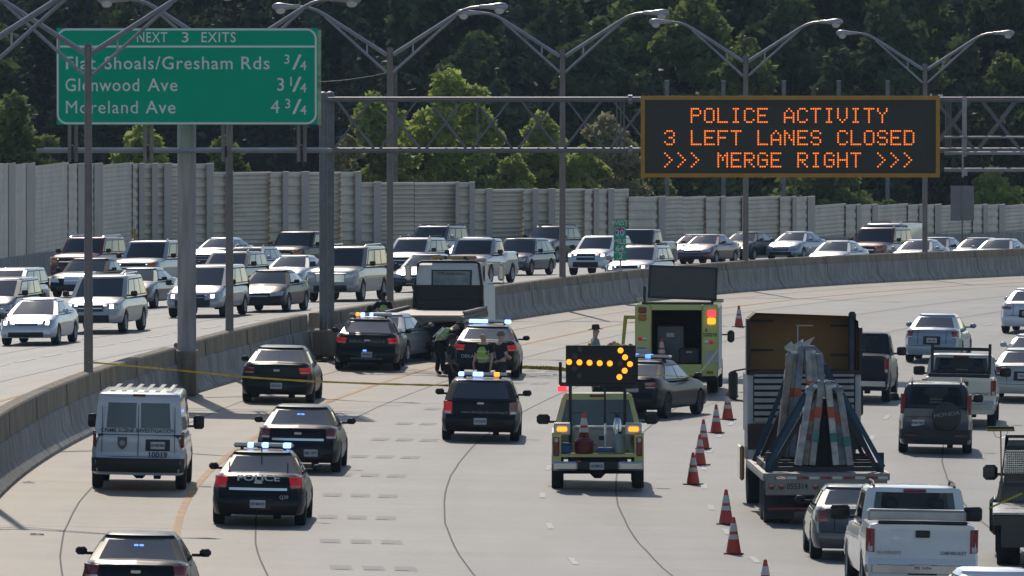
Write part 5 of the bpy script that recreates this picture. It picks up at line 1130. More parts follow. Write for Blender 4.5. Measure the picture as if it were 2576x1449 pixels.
# ---------------------------------------------------------------- police tape
TAPE = mat('yellow_barricade_tape', (.75, .45, .02), .5, nz=.3, nscale=3)
def tape(label, pts, h=.07, m=TAPE):
    P = []; n = 26; b = MB()
    for i in range(n + 1):
        u = i / n * (len(pts) - 1); k = min(len(pts) - 2, int(u)); q = Vector(pts[k]).lerp(Vector(pts[k + 1]), u - k); tw = .9 * sin(i * 1.7)
        up = Vector((0, sin(tw) * h / 2, cos(tw) * h / 2)); P.append([q + up, q - up])
    b.grid(P); b.grid([[q + Vector((0, .004, 0)) for q in r_] for r_ in P])
    return tag(b.build('barricade_tape', m, smooth=60), label, 'tape')
D1 = med(222)
tape('long yellow tape stretched from the lamp post past the police cars', [at(222, 911, D1 - .2), at(420, 929, 254), at(620, 949, 256), at(770, 959, 258), at(950, 966, 261), at(1128, 970, 264)], .06)
tape('yellow tape lying on the road between a police car and the arrow board', [G(1300, 927) + Vector((0, 0, .03)), G(1350, 929) + Vector((0, 0, .03)), G(1385, 931) + Vector((0, 0, .05)), G(1440, 936) + Vector((0, 0, .04))], .16)
tape('pale tape hanging from the corner of the lime green truck', [at(1806, 880, p.y - .1), at(1788, 906, p.y - 3), at(1755, 946, p.y - 7)], .09, mat('pale_tape', (.55, .53, .42), .5, nz=.2))
tape('thin yellow tape strung along the side of the black police sedan', [at(1600, 946, 240.5), at(1652, 944, 241), at(1742, 949, 243)], .03)

# ---------------------------------------------------------------- tow truck
p = G(1062, 906); yw3 = radians(-6.7); k7 = F / p.y; p0y = p.y
t = thing('tow_truck', 'rollback tow truck with white cab, amber roof bar and empty flat bed', 'tow truck', p, yw3)
def X7(px): return (px - 1123) / (F / (p0y + 6.4))
def Z7(py): return (906 - py) / k7
b = MB(); b.box((0, 3.1, Z7(802)), (2.45, 6.2, .12)); b.box((0, 3.1, Z7(796)), (2.3, 6.0, .06)); bd = b.build('bed', mat('worn_steel_bed', (.17, .15, .135), .45, .5, nz=.25, nscale=2), t)
for s in (-1, 1):
    b = MB(); b.box((s * 1.18, 3.3, Z7(787)), (.09, 5.6, .07), bev=.02)
    for i in range(15): b.box((s * 1.18, .7 + i * .38, Z7(793)), (.06, .08, .12))
    b.box((s * 1.2, 3.1, Z7(806)), (.05, 6.1, .16)); b.build('side_rail', GANT, bd)
b = MB(); b.box((0, 3.2, .78), (1.0, 6.0, .3)); b.box((-.05, .3, .62), (1.9, .5, .75)); b.box((.1, -.3, .45), (1.5, .5, .2), bev=.03); b.box((-.35, .1, .35), (1.15, .06, .62)); b.build('chassis', UNDER, t)
b = MB(); b.box((-.3, -.06, .72), (1.2, .05, .05)); b.box((.05, -.5, .5), (1.3, .1, .1), bev=.02); b.build('wheel_lift', mat('dark_steel', (.05, .05, .055), .4, .6, nz=.2), t)
for s in (-1, 1):
    for y in (1.9,):
        for q in (.78, 1.06): wheel(t, s * q, y, .46, .25, RIMD)
    wheel(t, s * .98, 6.9, .46, .28, RIMD)
yc = 6.35; zc0, zc1 = Z7(783) - .1, Z7(679) + .06
b = MB(); prof = [(yc, zc0 - .5), (yc, zc0 + .75), (yc + .12, zc1 - .08), (yc + .3, zc1), (yc + 1.3, zc1 - .02), (yc + 1.8, zc0 + .85), (yc + 2.9, zc0 + .6), (yc + 3.05, zc0 - .5)]
n = len(prof); rows = []
for x, q in ((-1.05, .0), (-1.0, .06), (1.0, .06), (1.05, .0)): rows.append(x)
b.prism(prof, -1.06, 1.06, lambda u, v, s: Vector((s * (1 - .12 * max(0, (v - zc0 - .6)) / (zc1 - zc0 - .6)), u, v))); b.build('cab', WHITE, t, 25)
b = MB(); b.box((0, yc - .05, (zc0 + Z7(733)) / 2 + .02), (2.14, .05, Z7(733) - zc0 - .0)); b.box((0, yc - .12, zc0 + .12), (1.9, .15, .3), bev=.03); b.tube([(-1.05, yc - .1, zc0), (-1.02, yc - .1, Z7(733)), (-.92, yc - .02, zc1 - .02), (-.8, yc - .0, zc1 + .03), (.8, yc, zc1 + .03), (.92, yc - .02, zc1 - .02), (1.02, yc - .1, Z7(733)), (1.05, yc - .1, zc0)], .045, 8); b.build('headboard', DARK, t)
b = MB(); b.box(((X7(1080) + X7(1181)) / 2, yc + .02, Z7(714)), (1.22, .06, .5), bev=.0, M=Matrix.Translation(((X7(1080) + X7(1181)) / 2, yc + .035, Z7(714))) @ Matrix.Rotation(radians(-7), 4, 'X')); b.build('window_surround', DARK, t)
b = MB(); M_ = Matrix.Translation(((X7(1080) + X7(1181)) / 2, yc + .005, Z7(714))) @ Matrix.Rotation(radians(-7), 4, 'X'); b.box((0, 0, 0), (1.12, .04, .42), M=M_); rw_ = b.build('rear_window', mat('painted_view_glass', (.16, .19, .185), .06, spec=.8, nz=.55, nscale=2.2), t)  # solid glass colour, lightened and mottled to imitate daylight showing through
text('lettering', '770-808-2653', .11, mat('red_lettering', (.3, .03, .03), .6, nz=.03), rw_, ((X7(1080) + X7(1181)) / 2, yc - .045, Z7(702)), sx=1.35)
b = MB(); x_ = X7(1132); b.box((x_, yc + .5, zc1 + .14), (1.38, .25, .1), bev=.03); ab = b.build('amber_light_bar', mat('amber_bar', (.55, .22, .02), .25, coat=1, nz=.15), t)
b = MB(); b.box((x_ - .25, yc + .5, zc1 + .14), (.12, .26, .105), bev=.02); b.box((x_ + .35, yc + .5, zc1 + .14), (.12, .26, .105), bev=.02); b.box((x_ - .4, yc + .5, zc1 + .05), (.08, .2, .1)); b.box((x_ + .4, yc + .5, zc1 + .05), (.08, .2, .1)); b.build('mount', DARK, ab)
for s in (-1, 1):
    b = MB(); b.box((s * 1.42, yc + 1.5, zc0 + 1.05), (.2, .12, .5), bev=.05); b.tube([(s * 1.0, yc + 1.5, zc0 + 1.36), (s * 1.42, yc + 1.5, zc0 + 1.36), (s * 1.5, yc + 1.5, zc0 + .7), (s * 1.0, yc + 1.5, zc0 + .7)], .02, 6); b.build('wing_mirror', CHROME, t)
    b = MB(); b.box((s * 1.03, yc + .9, zc0 + 1.05), (.02, .7, .45)); b.build('side_window', GLASS, t)
b = MB(); b.box((1.0, yc - .2, zc0 - .15), (.1, .06, .08)); b.build('marker_lamp', LENSAD, t)

# ---------------------------------------------------------------- flatbed truck with A frame load
p = GD(2079.5, 203.5); p.z = gz(p.x, p.y); k8 = F / 203.2; yb = radians(1.6)
t = thing('flatbed_truck', 'flatbed truck with mustard cab fairing carrying an A frame rack of bundles', 'truck', p, yb)
tw_ = Matrix.Translation(p) @ Matrix.Rotation(yb, 4, 'Z')
ALU = mat('pale_worn_deck', (.42, .40, .38), .5, .2, nz=.2, nscale=2); zb8 = 1.08
b = MB(); b.box((0, 3.3, zb8 - .06), (2.6, 6.6, .12)); b.build('deck', ALU, t)
b = MB(); b.box((0, -.03, zb8 - .24), (2.5, .08, .42), bev=.02); rp = b.build('rear_panel', mat('grimy_cream_panel', (.26, .245, .215), .6, nz=.18, nscale=2), t)
b = MB(); b.box((0, -.03, zb8 - .05), (2.6, .1, .1)); b.build('rear_rail', mat('grimy_cream_panel'), t)
b = MB()
for i in range(5): b.box((-.95 + .47 * i, -.075, zb8 - .09), (.22, .012, .055))
b.build('reflector_strip', LENSR, rp); b = MB()
for i in range(5): b.box((-.72 + .47 * i, -.075, zb8 - .09), (.2, .012, .055))
b.build('white_reflector', REF, rp)
for x in (-1.13, -.92, -.22, .92, 1.13):
    b = MB(); b.lathe([(0, -.03), (.06, -.025), (.066, 0)], 14, Matrix.Translation((x, -.07, zb8 - .27)), 'Y'); b.build('tail_lamp', LENSR, t)
text('unit_number', '055314', .17, INK, rp, (-.6, -.075, zb8 - .27), bold=.01, sx=.85)
b = MB(); b.box((-.1, -.08, zb8 - .56), (.28, .02, .16)); pl = b.build('licence_plate', mat('pale_green_plate', (.42, .5, .42), .5, nz=.05), t); text('lettering', 'P4C 821', .07, INK, pl, (-.1, -.095, zb8 - .56))
b = MB(); b.box((0, 4.5, .62), (.9, 9, .35)); b.box((0, .5, .55), (2.2, .1, .55)); b.box((0, .05, .5), (2.0, .08, .12)); b.build('chassis', UNDER, t)
for s in (-1, 1):
    b = MB(); b.box((s * .95, .35, .42), (.62, .02, .6)); b.build('mud_flap', DARK, t)
    for y in (1.1, 2.3):
        for q in (.8, 1.1): wheel(t, s * q, y, .5, .26, RIMD)
    wheel(t, s * 1.02, 9.2, .5, .28, RIM)
    b = MB(); b.box((s * 1.28, 3.2, zb8 - .1), (.05, 6.4, .1)); b.build('side_rail', ALU, t)
b = MB(); b.box((-.75, -.09, zb8 - .72), (.9, .02, .05)); b.build('underrun_reflector', LENSR, t)
# cab: lower slatted back and upper hollow fairing, seen from behind
kc = F / 210.5; 
def xc(px): return (px - CX) / kc - p.x + 7 * sin(yb)
def zc8(py): return CAMH - (py - HZ) / F * 210.5 - p.z
xl, xr = xc(1880), xc(2167); zl0, zl1, zt8 = zc8(1068), zc8(941), zc8(789)
b = MB(); b.box(((xl + xr) / 2, 7.9, (zl0 + zl1) / 2 - .1), (xr - xl, 1.7, zl1 - zl0 + .2), bev=.03); b.box(((xl + xr) / 2, 9.4, 1.5), (xr - xl - .2, 1.6, 1.3), bev=.1); b.build('cab', mat('dull_white_cab', (.45, .45, .45), .5, nz=.12), t)
b = MB()
for i in range(8): b.box(((xl + xr) / 2, 7.0, zl0 + .1 + i * .137), (xr - xl - .3, .05, .085))
b.build('louvre', mat('grey_slat', (.34, .34, .34), .5, .2, nz=.15), t)
b = MB(); b.box(((xl + xr) / 2, 7.035, (zl0 + zl1) / 2), (xr - xl - .26, .03, zl1 - zl0 - .1)); b.build('louvre_gap_shade', UNDER, t)  # black sheet put in as the shade between the slats
b = MB(); b.box(((xl + xr) / 2, 6.85, zl0 - .25), (xr - xl, .2, .55)); b.build('bulkhead', mat('dark_red_bulkhead', (.035, .018, .018), .6, nz=.2), t)
MUS = mat('mustard_fairing', (.235, .12, .022), .6, nz=.2, nscale=1.2); b = MB()
pr = [(xl + .04, zl1), (xl + .06, zt8 - .12), (xl + .2, zt8), (xr - .25, zt8 - .07), (xr - .08, zt8 - .18), (xr - .02, zl1)]
b.prism(pr, 7.9, 7.98, lambda u, v, s: Vector((u, s, v))); fa = b.build('roof_fairing', MUS, t, 20)
b = MB(); n = len(pr)
b.add([Vector((u, y, v)) for y in (7.0, 7.9) for u, v in pr], [(i, i + 1, n + i + 1, n + i) for i in range(n - 1)]); b.add([Vector((u * 1.0 + (.02 if u > .5 else -.02), y, v + .02)) for y in (7.0, 7.9) for u, v in pr], [(i, i + 1, n + i + 1, n + i) for i in range(n - 1)]); b.build('fairing_shell', MUS, t, 20)
b = MB(); b.box((xl + .02, 7.2, (zl1 + zt8) / 2 - .06), (.07, .5, zt8 - zl1 - .1)); b.box((xr - .01, 7.2, (zl1 + zt8) / 2 - .15), (.07, .5, zt8 - zl1 - .3)); b.box(((xl + xr) / 2, 7.2, zl1 + .04), (xr - xl, .5, .08))
for q in (.3, .78): b.box((xl + .35, 7.85, zl1 + (zt8 - zl1) * q + .1), (.5, .06, .04)); b.box((xr - .35, 7.85, zl1 + (zt8 - zl1) * q), (.5, .06, .04))
b.build('fairing_edge', DARK, t)
b = MB(); b.tube([(xc(2145), 7.1, .9), (xc(2145), 7.1, zt8 - .02), (xc(2145), 7.1, zt8 + .04)], [.085, .085, .05], 12); b.build('exhaust_stack', mat('sooty_steel', (.05, .052, .06), .4, .7, nz=.2), t)
b = MB(); b.box((xc(2030), 7.88, zt8 - .28), (.36, .03, .03)); b.box((xc(2013), 7.88, zt8 - .46), (.03, .03, .38)); b.build('support_angle', STEEL, t)
for px, py in ((1855, 977), (2174, 1020)):
    b = MB(); b.box((xc(px), 8.8, zc8(py)), (.2, .14, .6), bev=.05); b.tube([(xc(px), 8.8, zc8(py) + .3), (xl + .1 if px < 2000 else xr - .1, 8.7, zc8(py) + .36)], .02, 6); b.tube([(xc(px), 8.8, zc8(py) - .3), (xl + .1 if px < 2000 else xr - .1, 8.7, zc8(py) - .36)], .02, 6); b.build('wing_mirror', DARK, t)
b = MB(); b.box((xl - .02, 9.3, .9), (.1, 1.2, .75), bev=.04); b.build('fender', mat('tan_fender', (.34, .2, .08), .4, coat=1, nz=.1), t)
# rack
rk = thing('load_rack', 'black steel A frame rack standing on the flatbed deck', 'rack', tw_ @ Vector((0, .6, zb8)), yb)
BLS = mat('blue_black_steel', (.02, .026, .034), .5, .3, nz=.2)
b = MB()
for y in (0, 1.2, 2.6, 4.2): b.box((0, y, .06), (2.36, .1, .1)); b.box((0, y + .5, .14), (2.3, .07, .07))
for s in (-1, 1):
    b.box((s * 1.16, 2.1, .1), (.09, 4.4, .12)); b.box((s * 1.16, .0, .2), (.12, .1, .4))
b.build('base_frame', BLS, rk)
for y, h in ((.05, 1.75), (4.3, 2.35)):
    for s in (-1, 1):
        b = MB(); b.box((0, 0, 0), (.09, .1, sqrt(1.02 ** 2 + h * h)), M=Matrix.Translation((s * .61, y, h / 2)) @ Matrix.Rotation(-s * atan(1.02 / h), 4, 'Y')); b.build('leg', BLS, rk)
b = MB(); b.prism([(-.2, .1), (.2, .1), (.05, 1.5), (-.05, 1.5)], .1, 4.2, lambda u, v, s: Vector((u, s, v))); b.build('gap_shade_fill', UNDER, rk)  # black wedge added for the shade in the gap between the bundles
# bundles
cols = [('grey', (.30, .29, .27)), ('white', (.46, .45, .43)), ('tan', (.27, .24, .19)), ('blue_grey', (.2, .23, .27)), ('silver', (.38, .38, .38))]
BMAT = [mat('wrapped_%s_bundle' % n_, c_, .7, nz=.35, nscale=6) for n_, c_ in cols]
ORB = mat('orange_tape_band', (.42, .09, .035), .6, nz=.2); TEAL = mat('teal_tape_band', (.05, .2, .19), .6, nz=.3); MAG = mat('magenta_tape_band', (.28, .04, .09), .6, nz=.3); PLS = mat('clear_plastic_wrap', (.62, .64, .66), .2, .1, coat=1, nz=.2)
STB = mat('blue_strap', (.012, .05, .095), .6, nz=.15)
def bundle(y0, L_, h, rows_, lab, xo=0):
    for s in (-1, 1):
        side = 'left' if s < 0 else 'right'
        t4 = thing('ladder_bundle', lab % side, 'bundle', tw_ @ Vector((xo, .6 + y0, zb8 + .12)), yb, 'wrapped bundles leaning on the rack')
        for i in range(rows_):
            b = MB(); wd = .135; x_b = s * (.24 + i * .142 + (.02 if s < 0 else 0)); x_t = s * (.07 + i * .115); hh = h * (1 - .035 * i); r4 = random.Random(i * 7 + int(y0 * 3) + s)
            A = Vector((x_b, i * .10 * (1 if i % 2 else -1) * .5, .02)); B = Vector((x_t, A.y, hh)); dv = (B - A); l_ = dv.length
            M_ = Matrix.Translation((A + B) / 2) @ Matrix.Rotation(atan2(dv.x, dv.z), 4, 'Y')
            b.box((0, 0, 0), (wd, .5, l_), bev=.012, M=M_); 
            pc = b.build('board', BMAT[(i * 2 + (s > 0) + int(y0)) % 5], t4)
            for zf, m_ in ((.62, ORB), (.34, MAG if i % 2 else TEAL), (.25, TEAL if i % 2 else MAG)):
                if r4.random() < (.35 if m_ is not ORB else (.9 if i < 2 else .15)):
                    b = MB(); b.box((0, 0, 0), (wd + .012, .515, .14 + .1 * r4.random()), M=M_ @ Matrix.Translation((0, 0, (zf - .5 + r4.uniform(-.04, .04)) * l_))); b.build('tape_band', m_, pc)
            b = MB(); b.box((0, 0, 0), (wd + .02, .52, .10), bev=.03, M=M_ @ Matrix.Translation((0, 0, l_ / 2 - .02)) @ Matrix.Rotation(r4.uniform(-.3, .3), 4, 'Y')); b.build('plastic_cap', PLS if i % 2 else BMAT[3], pc)
        b = MB(); b.tube([(s * .02, -.1, h + .02), (s * .2, -.16, h + .0), (s * .36, -.2, h - .16), (s * .42, -.26, h - .45)], [.03, .035, .03, .015], 7); b.build('rope', BMAT[3], t4)
bundle(.2, .5, 1.72, 3, 'wrapped bundle leaning on the %s side of the near A frame'); bundle(3.6, .5, 2.33, 3, 'tall wrapped bundle leaning on the %s side of the far A frame', -.22)
def strap(pts, lab):
    t5 = MB(); P = []
    for i in range(len(pts) - 1):
        A, B = tw_ @ Vector(pts[i]), tw_ @ Vector(pts[i + 1]); d = (B - A).normalized(); u = d.cross(Vector((0, 1, 0))).normalized() * .05; e = Vector((0, .012, 0))
        t5.add([A - u, A + u, B + u, B - u, A - u + e, A + u + e, B + u + e, B - u + e], [(0, 1, 2, 3), (4, 7, 6, 5), (0, 4, 5, 1), (2, 6, 7, 3), (0, 3, 7, 4), (1, 5, 6, 2)])
    tag(t5.build('ratchet_strap', STB, None, 0), lab, 'strap', 'blue straps over the load')
za = zb8 + 1.72; zf_ = zb8 + 2.3
strap([(-.35, .5, za - .1), (-1.2, .5, zb8 + .05)], 'blue strap from the top of the near bundles down to the left deck edge, nearest'); strap([(-.3, 1.5, za - .05), (-1.2, 2.0, zb8 + .05)], 'blue strap second from the rear on the left side of the load')
strap([(-.5, 4.0, zf_ - .25), (-1.25, 4.4, zb8 + .05)], 'blue strap from the far tall bundles to the left deck edge'); strap([(.35, .45, za - .1), (1.2, .45, zb8 + .1)], 'blue strap on the right side of the near bundles'); strap([(.2, 3.9, zf_ - .2), (1.2, 4.2, zb8 + .1)], 'blue strap on the right side of the far tall bundles')
b = MB(); r5 = random.Random(5)
for q in range(3):
    P0 = tw_ @ Vector((-.45 + .1 * q, 4.0, zf_ + .0 + .05 * q)); b.add([P0, P0 + Vector((-.2 + .1 * q, -.1, .16)), P0 + Vector((-.05 + .15 * q, -.05, .28)), P0 + Vector((.1, 0, .06)), P0 + Vector((0, .05, .01)), P0 + Vector((-.18, .02, .1))], [(0, 1, 2, 3), (3, 2, 1, 5), (3, 5, 4)])
tag(b.build('loose_plastic_sheet', PLS, None, 50), 'torn clear plastic fluttering on top of the far tall bundles', 'plastic sheet')

# ---------------------------------------------------------------- black work truck with broom at right edge
p = GD(2636, 189); k9 = F / 189.0
t = thing('work_truck', 'black flatbed work truck with mesh headache rack cut off by the right edge', 'truck', p, radians(-2.8))
def xw(px): return (px - 2636) / k9
def zw(py): return CAMH - (py - HZ) / F * 189 - p.z
BT = mat('black_truck_paint', (.012, .013, .015), .4, coat=1, nz=.2)
b = MB(); b.box((0, 2.0, zw(1310)), (2 * abs(xw(2497)), 4.0, .22), bev=.02); b.box((0, -.02, zw(1345)), (2 * abs(xw(2520)), .1, .5)); b.build('bed', BT, t)
b = MB(); b.box((0, 1.9, zw(1293)), (2 * abs(xw(2499)), 3.9, .04)); b.build('tread_plate_deck', mat('bright_tread_plate', (.4, .41, .42), .3, .7, nz=.4, nscale=12), t)
for s in (-1, 1):
    for q in (.78, 1.02): wheel(t, s * q * .82, 1.2, .41, .25, RIMD)
    wheel(t, s * .85, 5.4, .41, .28, RIMD)
    b = MB(); b.box((s * abs(xw(2503)), 4.9, zw(1330)), (.2, 1.5, .7), bev=.1); b.build('fender', BT, t)
    b = MB(); b.box((s * abs(xw(2492)), 5.1, zw(1220)), (.29, .14, .3), bev=.06); b.box((s * abs(xw(2520)), 5.1, zw(1225)), (.3, .05, .06)); b.build('wing_mirror', BT, t)
b = MB(); b.box((0, 3.5, .62), (1.2, 6, .3)); b.build('chassis', UNDER, t)
b = MB(); b.box((0, 5.2, zw(1300)), (2 * abs(xw(2515)), 2.2, .9), bev=.08); b.prism([(xw(2520), zw(1290)), (-xw(2520), zw(1290)), (-xw(2535), zw(1160)), (xw(2535), zw(1160))], 4.3, 5.8, lambda u, v, s_: Vector((u, s_, v))); b.build('cab', BT, t, 30)
b = MB()
b.tube([(xw(2512), 3.95, zw(1295)), (xw(2535), 3.95, zw(1120)), (-xw(2535), 3.95, zw(1120)), (-xw(2512), 3.95, zw(1295))], .05, 8); b.tube([(xw(2533), 3.95, zw(1150)), (-xw(2533), 3.95, zw(1150))], .05, 8)
b.box((0, 3.95, zw(1140)), (2 * abs(xw(2536)), .05, .16)); b.build('headache_rack', BT, t)
b = MB()
for i in range(26):
    x = xw(2528) + i * .04; b.tube([(x, 3.93, zw(1215)), (x + .0, 3.93, zw(1152))], .008, 4)
    x2 = xw(2528) + i * .05
for i in range(12): zz = zw(1215) + i * .042; b.tube([(xw(2528), 3.92, zz), (.3, 3.92, zz)], .008, 4)
b.build('mesh', CHROME, t)
b = MB(); b.box((xw(2545), -.05, zw(1357)), (.36, .02, .06)); b.box((xw(2553), -.05, zw(1365)), (.34, .02, .05)); b.build('reflector_strip', REF, t)
pb = p.copy()
t = thing('push_broom', 'yellow push broom standing upright behind the black work truck cab', 'broom', p + Vector((xw(2518) + .18, 3.6, zw(1290))), 0)
hb = zw(1096) - zw(1290); b = MB(); b.tube([(.02, 0, 0), (0, 0, hb)], .014, 8); b.build('handle', mat('brown_wood_handle', (.2, .09, .05), .6, nz=.2), t)
b = MB(); b.box((0, 0, hb), (.52, .07, .05), bev=.012); b.build('head', DARK, t); b = MB(); b.box((0, 0, hb - .045), (.54, .08, .05), bev=.015); b.build('bristles', mat('yellow_bristles', (.33, .25, .04), .8, nz=.3, nscale=20), t)
b = MB()
for s in (-1, 1): b.tube([(s * .15, 0, hb - .06), (s * .09, 0, hb - .18), (0, 0, hb - .2)], .006, 5)
b.build('brace', STEEL, t)
tape('yellow ratchet strap on the deck of the black work truck', [p + Vector((xw(2495), 1.0, zw(1286))), p + Vector((xw(2535), 1.0, zw(1268))), p + Vector((xw(2580), 1.0, zw(1248)))], .05, mat('yellow_strap', (.5, .42, .03), .6, nz=.1))
# ---------------------------------------------------------------- people
SKIN1, SKIN2 = mat('fair_skin', (.56, .34, .26), .55, nz=.08), mat('dark_skin', (.085, .045, .03), .55, nz=.1)
NAVY, BLKC, GREYS = mat('navy_cloth', (.012, .016, .028), .9, nz=.2, nscale=9), mat('black_cloth', (.010, .010, .012), .9, nz=.2, nscale=9), mat('grey_blue_shirt', (.24, .26, .29), .9, nz=.1, nscale=9)
VEST, VESTO, STRIPE = mat('lime_safety_vest', (.36, .58, .04), .75, nz=.12, nscale=9), mat('orange_vest_band', (.62, .13, .03), .7, nz=.1), mat('silver_vest_band', (.55, .56, .56), .4, nz=.05)
SHOE = mat('black_shoe', (.01, .01, .01), .5, nz=.1); HAIRD, HAIRG = mat('dark_hair', (.02, .016, .014), .8, nz=.3, nscale=20), mat('grey_hair', (.16, .15, .14), .8, nz=.3, nscale=20)
_skins = []
def skin(nm, V, E, R, m, parent, root=0):
    me = bpy.data.meshes.new(nm); me.from_pydata([V[k] for k in V], [(list(V).index(a), list(V).index(b)) for a, b in E], []); o = link(nm, me, parent)
    sm = o.modifiers.new('s', 'SKIN'); sm.use_smooth_shade = True
    for i, k in enumerate(V):
        r = R[k]; me.skin_vertices[0].data[i].radius = r if isinstance(r, tuple) else (r, r); me.skin_vertices[0].data[i].use_root = (i == root)
    ss = o.modifiers.new('u', 'SUBSURF'); ss.levels = 2; ss.render_levels = 2; me.materials.append(m); _skins.append((o, m)); return o
def person(label, loc, rz, skinm, shirt, trous, hair=None, vest=None, J=None, hat=0, stripes=True, short=True, h=1.78, group=None):
    t = thing('person', label, 'person', loc, rz, group); k = h / 1.78; t.scale = (k, k, k)
    V = dict(pel=(0, 0, .96), spi=(0, .01, 1.14), che=(0, 0, 1.34), nek=(0, 0, 1.50), hd0=(0, .015, 1.58), hd1=(0, .02, 1.66), hd2=(0, .01, 1.735), nose=(0, .125, 1.635),
             shl=(-.185, 0, 1.42), ell=(-.25, -.03, 1.14), wrl=(-.25, .06, .90), pal=(-.25, .085, .83), shr=(.185, 0, 1.42), elr=(.25, -.03, 1.14), wrr=(.25, .06, .90), par=(.25, .085, .83),
             hil=(-.095, 0, .90), knl=(-.105, .02, .50), anl=(-.11, -.02, .09), tol=(-.12, .15, .035), hir=(.095, 0, .90), knr=(.105, .02, .50), anr=(.11, -.02, .09), tor=(.12, .15, .035))
    if J: V.update(J)
    fing = []
    for s, p, w_ in (('l', 'pal', 'wrl'), ('r', 'par', 'wrr')):
        P, W_ = Vector(V[p]), Vector(V[w_]); d = (P - W_).normalized(); u = d.cross(Vector((1, 0, 0)))
        if u.length < .1: u = Vector((0, 0, 1))
        u.normalize(); n_ = d.cross(u)
        for i in range(4):
            a = P + u * (.030 - .02 * i) + d * .04; c = a + d * (.035 + .008 * (i in (1, 2))) + n_ * .012 * (1 if s == 'l' else -1); V['f%s%d' % (s, i)] = tuple(a); V['g%s%d' % (s, i)] = tuple(c); fing += [(p, 'f%s%d' % (s, i)), ('f%s%d' % (s, i), 'g%s%d' % (s, i))]
        a = P + u * .05 + d * .0; c = a + d * .03 + u * .012; V['f%s4' % s] = tuple(a); V['g%s4' % s] = tuple(c); fing += [(p, 'f%s4' % s), ('f%s4' % s, 'g%s4' % s)]
    R = dict(pel=(.15, .11), spi=(.145, .105), che=(.165, .11), nek=.055, hd0=(.07, .08), hd1=(.082, .10), hd2=(.072, .088), nose=.016, shl=.072, ell=.047, wrl=.032, pal=(.042, .022), shr=.072, elr=.047, wrr=.032, par=(.042, .022), hil=.10, knl=.062, anl=.042, tol=.035, hir=.10, knr=.062, anr=.042, tor=.035)
    for q in V:
        if q[0] in 'fg' and len(q) == 3 and q[2].isdigit(): R[q] = .0095
    E_ = [('pel', 'spi'), ('spi', 'che'), ('che', 'nek'), ('nek', 'hd0'), ('hd0', 'hd1'), ('hd1', 'hd2'), ('hd1', 'nose'), ('che', 'shl'), ('shl', 'ell'), ('ell', 'wrl'), ('wrl', 'pal'), ('che', 'shr'), ('shr', 'elr'), ('elr', 'wrr'), ('wrr', 'par'), ('pel', 'hil'), ('hil', 'knl'), ('knl', 'anl'), ('anl', 'tol'), ('pel', 'hir'), ('hir', 'knr'), ('knr', 'anr'), ('anr', 'tor')] + fing
    skin('body', V, E_, R, skinm, t)
    def sub(nm, ks, es, add, m, ends=None):
        v = {q: V[q] for q in ks}
        if ends:
            for q, (a, b_, f) in ends.items(): v[q] = tuple(Vector(V[a]).lerp(Vector(V[b_]), f))
        r = {q: (tuple(x + add for x in R[q]) if isinstance(R.get(q), tuple) else (R[q] if q in R else R[ends[q][1]] + .008) + add) for q in v}
        return skin(nm, v, es, r, m, t)
    e2 = {'xl': ('shl', 'ell', .75), 'xr': ('shr', 'elr', .75)} if short else {'xl': ('ell', 'wrl', .92), 'xr': ('elr', 'wrr', .92)}
    if short: sub('shirt', ['pel', 'spi', 'che', 'shl', 'shr'], [('pel', 'spi'), ('spi', 'che'), ('che', 'shl'), ('che', 'shr'), ('shl', 'xl'), ('shr', 'xr')], .016, shirt, e2)
    else: sub('shirt', ['pel', 'spi', 'che', 'shl', 'shr', 'ell', 'elr'], [('pel', 'spi'), ('spi', 'che'), ('che', 'shl'), ('che', 'shr'), ('shl', 'ell'), ('shr', 'elr'), ('ell', 'xl'), ('elr', 'xr')], .016, shirt, e2)
    sub('trousers', ['pel', 'hil', 'knl', 'anl', 'hir', 'knr', 'anr'], [('pel', 'hil'), ('hil', 'knl'), ('knl', 'anl'), ('pel', 'hir'), ('hir', 'knr'), ('knr', 'anr')], .02, trous)
    for s in 'lr': sub('shoe', ['an' + s, 'to' + s], [('an' + s, 'to' + s)], .014, SHOE)
    if vest:
        v = sub('vest', ['pel', 'spi', 'che', 'shl', 'shr'], [('pel', 'spi'), ('spi', 'che'), ('che', 'yl'), ('che', 'yr')], .034, vest, {'yl': ('che', 'shl', .62), 'yr': ('che', 'shr', .62)}) if False else None
        vv = {q: V[q] for q in ('pel', 'spi', 'che')}; vv['top'] = tuple(Vector(V['che']).lerp(Vector(V['nek']), .55)); rr = dict(pel=(.182, .15), spi=(.182, .15), che=(.2, .155), top=(.13, .085))
        v = skin('vest', vv, [('pel', 'spi'), ('spi', 'che'), ('che', 'top')], rr, vest, t)
        if stripes:
            A, B, C = Vector(V['pel']), Vector(V['spi']), Vector(V['che'])
            for c, m_, hh in (((A * .25 + B * .75), STRIPE, .05), ((B * .35 + C * .65), STRIPE, .05)) + ((((A * .45 + B * .55), VESTO, .035), ((A * .05 + B * .95), VESTO, .035)) if stripes == 2 else ()):
                ax = (C - A).normalized(); M_ = Matrix.Translation(c) @ Vector((0, 0, 1)).rotation_difference(ax).to_matrix().to_4x4() @ Matrix.Diagonal((1.04, .86, 1, 1))
                b = MB(); b.lathe([(.168, -hh / 2), (.182, -hh / 2), (.182, hh / 2), (.168, hh / 2)], 20, M_); b.build('band', m_, v)
            for sx in (-.1, .1):
                b = MB(); b.tube([A + Vector((sx, 0, .0)) + (C - A).cross(Vector((1, 0, 0))).normalized() * -.15, C + Vector((sx, 0, 0)) + (C - A).cross(Vector((1, 0, 0))).normalized() * -.15], .022, 6); b.build('band', VESTO if stripes == 2 else STRIPE, v)
